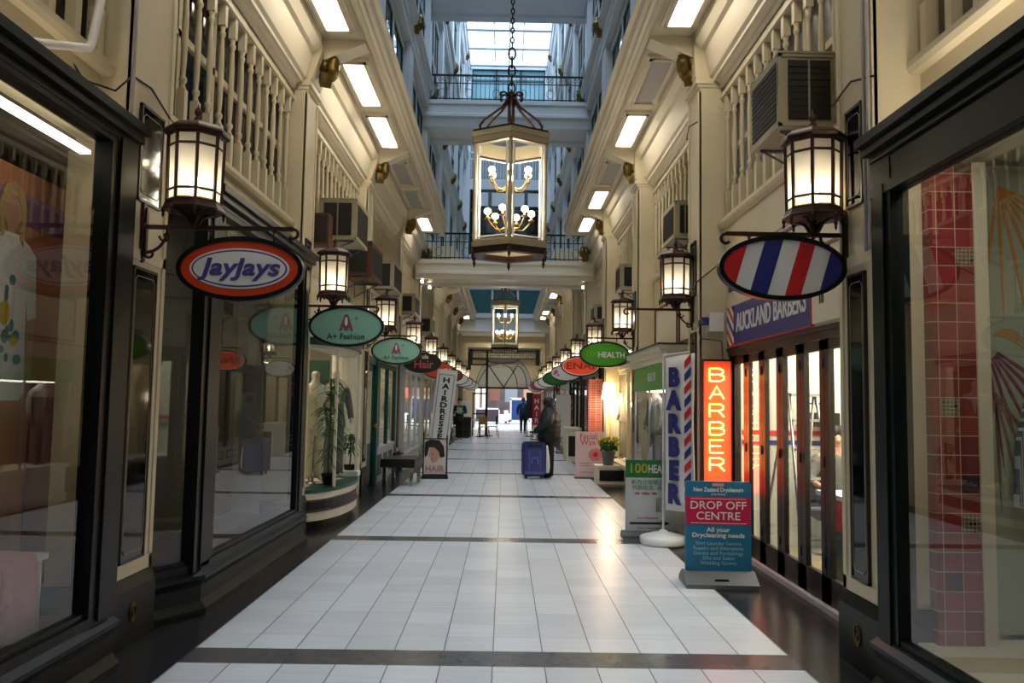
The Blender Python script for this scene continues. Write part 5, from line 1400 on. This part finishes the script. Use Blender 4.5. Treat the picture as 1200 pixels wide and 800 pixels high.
def chair(x, y, rz, m_, label):
    t = thing('cafe_chair', label, 'chair', (x, y, 0), rz, 'cafe chairs')
    MB().box(-.2, .2, -.2, .2, .44, .47).obj('seat', m_, t); MB().prism([(-.2, .55), (.2, .55), (.17, .9), (-.17, .9)], .18, .205, 'y').obj('backrest', m_, t)
    for sx in (-.18, .18):
        MB().tube([(sx*1.15, -.22, 0), (sx, -.17, .44)], .014, 5).obj('leg', IRON, t); MB().tube([(sx*1.15, .27, 0), (sx, .18, .46), (sx*.95, .2, .9)], .014, 5).obj('leg', IRON, t)
chair(-.45, 34.9, R(-80), IRON, 'black cafe chair on the aisle side of the white table')
chair(-.80, 34.4, R(170), mat('chair_yellow', (160, 128, 50), .5), 'mustard cafe chair in front of the white table')
chair(-1.78, 33.35, R(30), IRON, 'black cafe chair pushed against the fashion-shop wall')

# cables looped on the walls and conduits
def cable(s, pts, label, r=.007, m_=IRON):
    o = MB().tube(pts, r, 5).obj('wall_cable', m_); tag(o, label, 'cable')
cable(-1, [(-2.45, 4.4, 3.45), (-2.40, 4.55, 3.32), (-2.27, 4.66, 3.30), (-2.24, 4.80, 3.45), (-2.235, 5.05, 3.47), (-2.24, 5.40, 3.37)], 'thin dark cable drooping across the near pilaster above the orange sign')
cable(1, [(2.14, 4.52, 3.42), (2.13, 4.8, 3.50), (2.13, 5.09, 3.45)], 'thin dark cable crossing the near pilaster beside the big air conditioner')
cable(1, [(2.12, 8.70, 4.62), (2.09, 8.97, 4.66), (2.12, 9.24, 4.60), (2.36, 9.35, 4.72)], 'cable crossing the top of the pilaster beyond the barber shop')
cable(1, [(2.44, 8.70, 3.1), (2.3, 8.69, 3.0), (2.13, 8.72, 2.86), (2.12, 8.97, 2.80), (2.38, 9.4, 2.95)], 'sagging cable round the pilaster above the white junction box')
for s, ys in ((-1, (4.78,)), (1, (4.56, 4.62))):
    for i, y in enumerate(ys):
        o = MB().tube([(s*(SIDES[s]['d']-.025), y, 2.42 if s > 0 else 2.7), (s*(SIDES[s]['d']-.025), y, 5.0)], .011, 6).obj('conduit_pipe', GREYPANEL)
        tag(o, 'thin grey conduit pipe on the near pilaster, %s one of the %s side' % (ORD[i], SIDES[s]['who']), 'pipe')
o = MB().tube([(-2.30, 3.0, 3.236), (-2.30, 3.60, 3.232), (-2.30, 3.82, 3.232), (-2.30, 3.88, 3.238), (-2.30, 4.36, 3.425), (-2.30, 4.40, 3.445), (-2.30, 4.43, 3.49), (-2.30, 4.50, 3.77), (-2.30, 4.52, 5.0)], .024, 10).obj('drain_pipe', SIGNW); tag(o, 'white plastic drain pipe with an elbow over the near clothes shop', 'pipe')

# ================================================================== PEOPLE
def face_parts(parent, hx, hy, hz, ang, r=.098, haircol=HAIR, hood=None):
    """eyes, nose, mouth, ears on a head centred at (hx,hy,hz), looking along ANG (0 = +X)"""
    mx = Matrix.Translation((hx, hy, hz)) @ Matrix.Rotation(ang, 4, 'Z')
    m = MB()
    m.prism([(r*.93, -.012), (r*1.22, -.028), (r*.95, .03)], -.012, .012, 'y', mx=mx)
    for s in (-1, 1): m.ball((0, s*r*.86, -.005), .026, 8, 6, sc=(.7, .35, 1.1), mx=mx)
    m.obj('nose_and_ears', SKIN, parent)
    m = MB()
    for s in (-1, 1): m.ball((r*.90, s*.034, .018), .010, 8, 5, sc=(.6, 1, .7), mx=mx)
    m.obj('eye', BLACK, parent)
    MB().ball((r*.92, 0, -.055), .02, 8, 5, sc=(.3, 1, .3), mx=mx).obj('mouth', mat('lips', (160, 90, 84), .5) if 'lips' not in MATS else MATS['lips'], parent)

def standing(parent, face, sh=.19, H=1.62, legs=((-.07, 0), (.07, 0)), armL=None, armR=None, lean=0.0, body_mat=SKIN, stout=1.0):
    """one continuous body; FACE = unit x direction of view; returns joints scale"""
    k = H/1.70
    f = face
    J = []; E2 = []
    def j(x, y, z, r): J.append(((x*k, y*k, z*k), (r[0]*k, r[1]*k) if isinstance(r, tuple) else r*k)); return len(J)-1
    def e(a, b): E2.append((a, b))
    pel = j(0, 0, .90, .105*stout); bel = j(0+f*.01, 0, 1.08, .105*stout); ch = j(f*.01, 0, 1.26, .14*stout); nb = j(f*.01+lean*.3, 0, 1.42, .065); nk = j(f*.02+lean*.5, 0, 1.48, .052)
    h1 = j(f*.035+lean, 0, 1.56, .082); h2 = j(f*.03+lean, 0, 1.645, .082)
    for a, b in ((pel, bel), (bel, ch), (ch, nb), (nb, nk), (nk, h1), (h1, h2)): e(a, b)
    for sgn, (fx, lift) in zip((-1, 1), legs):
        hp = j(0, sgn*.085, .86, .088*stout); kn = j(fx*.45+f*.02, sgn*.085, .48+lift*.3, .058); an = j(fx, sgn*.085, .09+lift, .038); to = j(fx+f*.14, sgn*.09, .03+lift*.6, .032)
        e(pel, hp); e(hp, kn); e(kn, an); e(an, to)
    hands = []
    for sgn, arm in ((-1, armL), (1, armR)):
        (ex, ey, ez), (wx, wy, wz) = arm
        s_ = j(0, sgn*sh, 1.38, .052); el = j(ex, sgn*ey, ez, .040); wr = j(wx, sgn*wy, wz, .027)
        d = Vector((wx-ex, sgn*(wy-ey), wz-ez)).normalized()
        pm = j(wx+d.x*.06, sgn*wy+d.y*.06, wz+d.z*.06, (.035, .018))
        e(nb, s_); e(s_, el); e(el, wr); e(wr, pm)
        side = Vector((0, 0, 1)).cross(d)
        side = side.normalized() if side.length > .1 else Vector((1, 0, 0))
        for i, ln in enumerate((.062, .072, .068, .052)):
            o = (i-1.5)*.017; b0 = Vector((wx, sgn*wy, wz))+d*.085+side*o
            a = j(*b0, .009); b1 = b0+d*ln*.5+Vector((0, 0, -.01)); b2 = b1+d*ln*.3+Vector((0, 0, -.022))
            q1 = j(*b1, .0085); q2 = j(*b2, .0075); e(pm, a); e(a, q1); e(q1, q2)
        b0 = Vector((wx, sgn*wy, wz))+d*.035+side*(-.03); a = j(*b0, .011); b1 = b0+d*.035-side*.02; q1 = j(*b1, .009); e(pm, a); e(a, q1)
        hands.append(Vector((wx, sgn*wy, wz))*k)
    skin('body', J, E2, body_mat, parent, 1)
    return k
def smooth_path(pts, n=5):
    """Catmull-Rom through rows of numbers"""
    out = []
    for i in range(len(pts)-1):
        p0, p1, p2, p3 = pts[max(i-1, 0)], pts[i], pts[i+1], pts[min(i+2, len(pts)-1)]
        for j in range(n):
            t = j/n; out.append([.5*((2*b)+(c-a)*t+(2*a-5*b+4*c-d)*t*t+(3*b-a-3*c+d)*t**3) for a, b, c, d in zip(p0, p1, p2, p3)])
    out.append(list(pts[-1])); return out
def wear(parent, name, torso, limbs, m_, puff=0.0, pitch=.11):
    """torso: rows (x, y, z, rx, ry); limbs: lists of rows (x, y, z, r)"""
    m = MB(); rows = smooth_path(torso, 6); seg = 20; vs = []; fs = []
    for (x, y, z, rx, ry) in rows:
        k_ = 1+puff*abs(math.sin(PI*z/pitch))
        for i in range(seg):
            a = 2*PI*i/seg; f = 1+.012*math.sin(5*a+z*23)
            vs.append((x+rx*k_*f*math.cos(a), y+ry*k_*f*math.sin(a), z))
    for j in range(len(rows)-1):
        for i in range(seg): fs.append((j*seg+i, j*seg+(i+1) % seg, (j+1)*seg+(i+1) % seg, (j+1)*seg+i))
    fs.append(list(range(seg))[::-1]); fs.append([(len(rows)-1)*seg+i for i in range(seg)]); m.add(vs, fs, True)
    for lb in limbs:
        rw = smooth_path(lb, 6); acc = 0; rr = []
        for i, q in enumerate(rw):
            if i: acc += (Vector(q[:3])-Vector(rw[i-1][:3])).length
            rr.append(q[3]*(1+puff*abs(math.sin(PI*acc/pitch))))
        m.tube([q[:3] for q in rw], rr, 12)
        m.ball(rw[0][:3], rr[0]*.99, 12, 8)
    return m.obj(name, m_, parent)

# --- the person with the suitcase, facing the fashion-shop side
t = thing('person', 'person in a black quilted hooded jacket and black trousers holding a suitcase handle', 'person', (.95, 16.62, 0), R(4))
k = standing(t, -1, H=1.60, legs=((.03, 0), (-.03, 0)), armL=((-.12, .22, 1.13), (-.30, .13, .97)), armR=((.02, .26, 1.12), (-.08, .25, .90)), stout=1.05)
jk = wear(t, 'jacket', [(.01, 0, .72, .19, .21), (.01, 0, .78, .225, .235), (.02, 0, .95, .23, .24), (.03, 0, 1.12, .225, .235), (.03, 0, 1.25, .20, .225), (.02, 0, 1.33, .16, .19), (.0, 0, 1.39, .10, .12), (-.01, 0, 1.43, .08, .09)],
    [[(.01, -.17, 1.26, .10), (-.04, -.25, 1.14, .098), (-.14, -.25, 1.04, .085), (-.24, -.18, .965, .065), (-.29, -.14, .935, .05)],
     [(.01, .17, 1.26, .10), (.03, .27, 1.12, .095), (.0, .28, .98, .08), (-.06, .25, .87, .055)]], CLOTHB, .055)
MB().ball((.10, -.06, 1.25), .11, 12, 8, sc=(.95, 1.35, .45)).obj('brown_yoke', mat('brown_nylon', (74, 54, 50), .5), t)
wear(t, 'trousers', [(.0, 0, .62, .10, .14), (.0, 0, .70, .15, .17), (.01, 0, .84, .16, .18), (.01, 0, .95, .14, .16)],
    [[(.0, -.08, .74, .12), (.01, -.085, .45, .105), (.015, -.085, .20, .095), (.01, -.085, .05, .092)], [(.0, .08, .74, .12), (-.005, .085, .45, .105), (-.01, .085, .20, .095), (-.02, .085, .05, .092)]], CLOTHK)
for y, x in ((-.085, -.02), (.085, -.05)):
    MB().ball((x-.02, y, .035), .06, 10, 6, sc=(2.1, .85, .62)).obj('shoe', BLACK, t)
hd = MB(); hd.ball((.012, 0, 1.50), .118, 16, 12, sc=(1.02, .95, 1.12), fn=lambda d: .0+(1.0 if d.x > -.45 or d.z > .45 else .80)); hd.ball((.05, 0, 1.41), .10, 12, 8, sc=(1.15, 1.1, .7)); hd.obj('hood', CLOTHB, t)
m = MB(); m.ball((-.01, 0, 1.515), .108, 14, 10, sc=(.98, .9, 1.05)); m.prism([(-.07, 1.575), (-.175, 1.555), (-.175, 1.545), (-.06, 1.56)], -.06, .06, 'y'); m.obj('cap', HAIR, t)
face_parts(t, -.035, 0, 1.49, PI, r=.09)
# suitcase
t = thing('suitcase', 'navy blue upright wheeled suitcase with its handle pulled out', 'suitcase', (.655, 16.36, 0), R(6))
def slabp(w, h, r, y0, y1, cz): return MB().prism(rrect(w, h, r, cz=cz), y0, y1, 'y')
slabp(.44, .66, .07, -.13, .14, .39).obj('shell', NAVY, t)
m = MB(); m.prism(rrect(.36, .50, .06, cz=.36), -.165, -.12, 'y'); m.obj('front_pocket', NAVY, t)
m = MB(); m.prism(rrect(.30, .14, .04, cz=.62), -.155, -.12, 'y'); m.obj('top_pocket', NAVYD, t)
m = MB(); m.box(-.12, -.10, -.172, -.16, .18, .56); m.box(.10, .12, -.172, -.16, .18, .56); m.box(-.20, .20, -.172, -.13, .10, .15); m.obj('strap', mat('pale_navy_strap', (86, 92, 150), .5), t)
m = MB(); m.tube([(-.07, -.168, .30), (-.05, -.170, .42), (.05, -.170, .42), (.07, -.168, .30)], .006, 5); m.obj('zipper', ALU, t)
m = MB(); m.tube([(x, -.135+.0, z) for x, z in rrect(.445, .665, .07, cz=.39)], .008, 5, closed=True); m.tube([(x, .14, z) for x, z in rrect(.445, .665, .07, cz=.39)], .008, 5, closed=True); m.obj('piping', NAVYD, t)
m = MB(); m.tube([(-.06, .10, .70), (-.06, .10, .92)], .010, 6); m.tube([(.06, .10, .70), (.06, .10, .92)], .010, 6); m.obj('telescopic_tube', ALU, t)
MB().tube([(-.075, .10, .92), (.075, .10, .92)], .016, 8).obj('grip', BLACK, t)
MB().tube([(.222, -.02, .55), (.25, -.02, .52), (.25, -.02, .36), (.222, -.02, .33)], .010, 6).obj('side_handle', BLACK, t)
for x in (-.16, .16):
    for y in (-.10, .11): MB().lathe([(.008, -.015), (.032, -.015), (.035, 0), (.032, .015), (.008, .015)], 12, Matrix.Translation((x, y, .035)) @ Matrix.Rotation(PI/2, 4, 'Y')).obj('wheel', BLACK, t)
# white carrier bag held between person and suitcase
t = thing('carrier_bag', 'white plastic carrier bag hanging between the suitcase and black trousers', 'bag', (.90, 16.42, 0))
m = MB(); m.lathe([(.02, .10), (.07, .11), (.085, .22), (.075, .42), (.05, .58), (.035, .66)], 14); o = m.obj('sack', mat('bag_white', (232, 234, 234), .4, bump=.3, scale=12), t); o.scale = (1.0, 1.3, 1)
m = MB(); m.tube([(-.02, .0, .64), (-.03, .02, .72), (-.05, .10, .80), (-.01, .02, .66)], .006, 5); m.obj('handle', WHITE, t)
# walker far away
t = thing('person', 'distant person in a navy jacket with teal backpack walking to the street', 'person', (.97, 39.4, 0))
t.rotation_euler = (0, 0, R(90))
standing(t, 1, H=1.72, legs=((.12, 0), (-.14, .03)), armL=((-.06, .27, 1.12), (.06, .26, .90)), armR=((-.02, .27, 1.12), (.08, .26, .92)))
wear(t, 'jacket', [(0, 0, .82, .13, .19), (0, 0, .95, .14, .19), (0, 0, 1.15, .13, .18), (0, 0, 1.32, .135, .20), (0, 0, 1.42, .10, .15), (0, 0, 1.48, .06, .075)],
    [[(0, -.19, 1.36, .075), (-.05, -.26, 1.14, .06), (.04, -.26, .94, .045)], [(0, .19, 1.36, .075), (-.02, .27, 1.14, .06), (.06, .26, .95, .045)]], NAVYC)
wear(t, 'trousers', [(0, 0, .74, .09, .14), (0, 0, .82, .12, .16), (0, 0, .98, .12, .15)], [[(0, -.085, .84, .09), (.06, -.09, .48, .07), (.11, -.09, .10, .055)], [(0, .085, .84, .09), (-.05, .09, .48, .07), (-.13, .09, .13, .055)]], CLOTHK)
MB().ball((-.17, 0, 1.18), .15, 12, 8, sc=(.6, 1, 1.25)).obj('backpack', mat('backpack_teal', (26, 62, 84), .6), t)
MB().ball((.0, 0, 1.64), .108, 12, 8, sc=(1, .92, 1.1)).obj('hair', mat('grey_brown_hair', (104, 84, 74), .6), t)
for y, x, z in ((-.09, .15, .03), (.09, -.11, .06)): MB().ball((x, y, z), .055, 8, 6, sc=(2.1, .85, .6)).obj('shoe', BLACK, t)
face_parts(t, .045, 0, 1.61, 0)
# person standing at the cafe counter
t = thing('person', 'person in black holding a pale teal paper beside the cafe counter', 'person', (-1.72, 32.3, 0), R(-90))
standing(t, 1, H=1.62, legs=((.0, 0), (.02, 0)), armL=((.05, .25, 1.12), (.28, .16, 1.15)), armR=((.05, .25, 1.12), (.28, .14, 1.18)))
wear(t, 'shirt', [(0, 0, .76, .13, .18), (0, 0, .9, .13, .17), (0, 0, 1.1, .125, .17), (0, 0, 1.26, .13, .19), (0, 0, 1.35, .09, .14), (0, 0, 1.40, .055, .07)],
    [[(0, -.18, 1.29, .072), (.04, -.24, 1.08, .055), (.22, -.18, 1.09, .04)], [(0, .18, 1.29, .072), (.04, .24, 1.08, .055), (.22, .17, 1.10, .04)]], CLOTHB)
wear(t, 'trousers', [(0, 0, .68, .09, .13), (0, 0, .76, .12, .155), (0, 0, .92, .115, .15)], [[(0, -.08, .78, .09), (0, -.08, .44, .07), (0, -.08, .07, .06)], [(0, .08, .78, .09), (.01, .08, .44, .07), (.02, .08, .07, .06)]], CLOTHK)
MB().ball((-.01, 0, 1.55), .106, 12, 8, sc=(1, .92, 1.1)).obj('hair', HAIR, t)
for y in (-.085, .085): MB().ball((.05, y, .035), .055, 8, 6, sc=(2.1, .85, .6)).obj('shoe', BLACK, t)
face_parts(t, .03, 0, 1.52, 0)
o = MB().prism([(-.12, 0), (.10, -.04), (.14, .2), (-.08, .24)], 0, .01, 'y').obj('folded_paper', MINT); o.location = (-1.72, 31.94, 1.06); tag(o, 'pale teal folded paper in the hand of the person in black', 'paper')
# customer seated in the barber shop
t = thing('barber_chair', 'dark barber chair the customer sits in behind the folding doors', 'chair', (3.52, 8.45, .012), R(-100))
MB().prism(rrect(.5, .13, .04, cz=.42), -.25, .25, 'y').obj('seat', CLOTHK, t); MB().box(-.30, -.20, -.24, .24, .45, .86).obj('backrest', CLOTHK, t)
MB().lathe([(.28, 0), (.28, .03), (.06, .06), (.05, .36)], 16).obj('pedestal', CHROME, t)
for y in (-.29, .29): MB().box(-.2, .2, y-.03, y+.03, .60, .65).obj('armrest', BLACK, t)
t = thing('person', 'customer with short dark hair in a grey top seated in the barber shop', 'person', (3.50, 8.42, .05), R(-100))
J = [((-.12, 0, .50), .13), ((-.11, 0, .70), .12), ((-.10, 0, .88), .13), ((-.09, 0, .99), .062), ((-.08, 0, 1.04), .05), ((-.06, 0, 1.12), .08), ((-.06, 0, 1.20), .08),
     ((.1, -.09, .50), .08), ((.30, -.10, .50), .055), ((.32, -.10, .12), .04), ((.44, -.10, .06), .03), ((.1, .09, .50), .08), ((.30, .10, .50), .055), ((.32, .10, .12), .04), ((.44, .10, .06), .03),
     ((-.10, -.19, .93), .05), ((-.04, -.26, .72), .04), ((.16, -.24, .68), .028), ((.24, -.23, .68), .03), ((-.10, .19, .93), .05), ((-.04, .26, .72), .04), ((.16, .24, .68), .028), ((.24, .23, .68), .03)]
skin('body', J, [(0, 1), (1, 2), (2, 3), (3, 4), (4, 5), (5, 6), (0, 7), (7, 8), (8, 9), (9, 10), (0, 11), (11, 12), (12, 13), (13, 14), (3, 15), (15, 16), (16, 17), (17, 18), (3, 19), (19, 20), (20, 21), (21, 22)], SKIN, t, 1)
wear(t, 'grey_top', [(-.12, 0, .46, .15, .18), (-.12, 0, .6, .15, .17), (-.11, 0, .78, .14, .18), (-.10, 0, .88, .12, .19), (-.09, 0, .95, .09, .13), (-.09, 0, 1.0, .06, .07)],
    [[(-.10, -.18, .90, .075), (-.04, -.26, .73, .06), (.12, -.245, .68, .045)], [(-.10, .18, .90, .075), (-.04, .26, .73, .06), (.12, .245, .68, .045)]], CLOTHG)
wear(t, 'trousers', [(-.12, 0, .40, .12, .15), (-.12, 0, .5, .14, .17), (-.12, 0, .58, .13, .16)], [[(-.05, -.09, .50, .10), (.28, -.10, .51, .08), (.32, -.10, .42, .075), (.33, -.10, .12, .06)], [(-.05, .09, .50, .10), (.28, .10, .51, .08), (.32, .10, .42, .075), (.33, .10, .12, .06)]], NAVYD)
MB().ball((-.075, 0, 1.185), .098, 12, 8, sc=(1, .95, .95), fn=lambda d: 1.0 if (d.x < .35 or d.z > .5) else .8).obj('hair', HAIR, t)
face_parts(t, -.045, 0, 1.15, 0)

# ================================================================== MANNEQUINS AND WINDOW DISPLAYS
def mannequin(x, y, z, rz, suit, trousers, label, skinm=CREAMC, H=1.0):
    t = thing('mannequin', label, 'mannequin', (x, y, z), rz); t.scale = (H, H, H)
    J = [((0, 0, .9), .12), ((0, 0, 1.1), .10), ((0, 0, 1.3), .13), ((0, 0, 1.44), .055), ((0, 0, 1.5), .045), ((0, 0, 1.58), .075), ((0, 0, 1.66), .07), ((0, -.09, .8), .08), ((0, -.09, .45), .055), ((0, -.09, .08), .035), ((.1, -.09, .03), .03), ((0, .09, .8), .08), ((0, .09, .45), .055), ((0, .09, .08), .035), ((.1, .09, .03), .03), ((0, -.19, 1.38), .05), ((.0, -.25, 1.12), .036), ((.08, -.25, .9), .028), ((.1, -.24, .82), .03), ((0, .19, 1.38), .05), ((.0, .25, 1.12), .036), ((.08, .25, .9), .028), ((.1, .24, .82), .03)]
    skin('body', J, [(0, 1), (1, 2), (2, 3), (3, 4), (4, 5), (5, 6), (0, 7), (7, 8), (8, 9), (9, 10), (0, 11), (11, 12), (12, 13), (13, 14), (3, 15), (15, 16), (16, 17), (17, 18), (3, 19), (19, 20), (20, 21), (21, 22)], skinm, t, 1)
    wear(t, 'jacket', [(0, 0, .78, .14, .185), (0, 0, .9, .13, .17), (0, 0, 1.1, .11, .145), (0, 0, 1.27, .12, .18), (0, 0, 1.37, .09, .15), (0, 0, 1.44, .055, .07)],
        [[(0, -.18, 1.34, .068), (0, -.25, 1.12, .052), (.07, -.25, .91, .044)], [(0, .18, 1.34, .068), (0, .25, 1.12, .052), (.07, .25, .91, .044)]], suit)
    m = MB(); m.prism([(-.06, 1.42), (0, 1.12), (.06, 1.42)], .118, .126, 'x'); m.obj('shirt_front', SIGNW, t)
    wear(t, 'trousers', [(0, 0, .68, .08, .13), (0, 0, .78, .11, .15), (0, 0, .92, .10, .14)], [[(0, -.08, .80, .085), (0, -.085, .44, .072), (0, -.09, .05, .075)], [(0, .08, .80, .085), (0, .085, .44, .072), (0, .09, .05, .075)]], trousers)
    MB().lathe([(.17, -.03), (.17, -.01), (.02, 0), (.015, .06)], 16).obj('stand', CHROME, t)
    return t
mannequin(-2.22, 10.9, .48, R(-50), CLOTHG, CLOTHG, 'mannequin in a grey trouser suit behind the curved bay glass', H=.86)
mannequin(-2.36, 10.35, .48, R(-50), CREAMC, CREAMC, 'mannequin in pale cream clothes beside the grey suit mannequin', H=.84)
mannequin(2.20, 11.55, .52, R(200), CLOTHG, CLOTHG, 'mannequin in a draped grey coat at the kiosk window', mat('stone_grey', (120, 122, 118), .7), H=.76)
mannequin(2.20, 10.05, .52, R(200), mat('grey_green_cloth', (96, 104, 94), .85), CLOTHG, 'mannequin in grey green clothes near the price poster', mat('stone_grey_green', (112, 118, 108), .7), H=.72)
# plant with strap leaves in the bay window
def plant(x, y, z, h, n, label, spread=.28):
    t = thing('potted_plant', label, 'plant', (x, y, z))
    MB().lathe([(.06, 0), (.085, .12), (.09, .14), (.08, .14), (.07, .11)], 14).obj('pot', IRON, t)
    m = MB()
    m.tube([(0, 0, .15), (.01, 0, h*.5), (0, .01, h)], .012, 5)
    for i in range(n):
        a = random.uniform(0, 2*PI); zb = .25+(h-.25)*random.random()**.7; L = random.uniform(.6, 1)*spread
        ca, sa = math.cos(a), math.sin(a); vs = []
        for j in range(5):
            f = j/4; w = .018*math.sin(PI*(f*.85+.12)); zz = zb+.14*f-.22*f*f
            vs += [(ca*L*f-sa*w, sa*L*f+ca*w, zz), (ca*L*f+sa*w, sa*L*f-ca*w, zz), (ca*L*f, sa*L*f, zz-.006)]
        fs = []
        for j in range(4):
            q = 3*j; fs += [(q, q+3, q+5, q+2), (q+2, q+5, q+4, q+1), (q+1, q+4, q+3, q)]
        m.add(vs, fs)
    m.obj('foliage', LEAF, t); return t
plant(-2.10, 10.05, .47, 1.30, 110, 'tall leafy green plant at the camera end of the curved bay window', .27)
mannequin(2.56, 16.75, .42, R(200), CLOTHG, CLOTHG, 'mannequin in a long grey coat in the lit display past the kiosk', mat('stone_brown', (112, 88, 72), .7), H=.92)
plant(-2.10, 11.45, .47, .55, 40, 'lower leafy plant beside the trouser legs in the curved bay window', .18)
o = MB().prism(rrect(.34, .07, .01), -.1, .1, 'y').obj('white_tray', WHITE); o.location = (-2.12, 11.35, .50); tag(o, 'white tray on the sill inside the curved bay window', 'tray')
# warm wall lamp in the lit display
t = thing('floor_lamp', 'glowing warm standing lamp in the cream display past the kiosk', 'lamp', (2.22, 16.9, .0))
MB().lathe([(.13, 0), (.13, .02), (.012, .04), (.012, 1.62)], 14).obj('pole', BRASS, t)
MB().lathe([(.16, 1.60), (.11, 1.95), (.10, 1.95), (.15, 1.60)], 18).obj('lamp_shade', mat('lamp_shade_lit', (255, 236, 200), .6, emit=(255, 226, 170), es=5.0), t)
l = bpy.data.lights.new('floor_lamp_light', 'POINT'); l.energy = 30; l.color = (1, .82, .55); l.shadow_soft_size = .1
lo = bpy.data.objects.new('floor_lamp_light', l); COL.objects.link(lo); lo.parent = t; lo.location = (-.05, -.2, 1.5)
import numpy as np, math
F=950.; pitch=math.radians(4.27); yaw=math.radians(0.48); roll=math.radians(0.9)
C=np.array([0.044,0,1.515])
def basis():
    f=np.array([math.sin(yaw)*math.cos(pitch),math.cos(yaw)*math.cos(pitch),math.sin(pitch)])
    r=np.array([math.cos(yaw),-math.sin(yaw),0]); u=np.cross(r,f)
    # image content rotated clockwise by roll => camera rotated ccw
    r2=r*math.cos(roll)+u*math.sin(roll); u2=-r*math.sin(roll)+u*math.cos(roll)
    return r2,u2,f
R,U,Fw=basis()
def proj(x,y,z):
    d=np.array([x,y,z])-C; w=d@Fw
    return (600+F*(d@R)/w, 400-F*(d@U)/w)
def ray(px,py): return Fw*F+R*(px-600)-U*(py-400)
def at(px,py,x=None,y=None,z=None):
    d=ray(px,py)
    if x is not None:t=(x-C[0])/d[0]
    elif y is not None:t=(y-C[1])/d[1]
    else:t=(z-C[2])/d[2]
    return np.round(C+d*t,3)
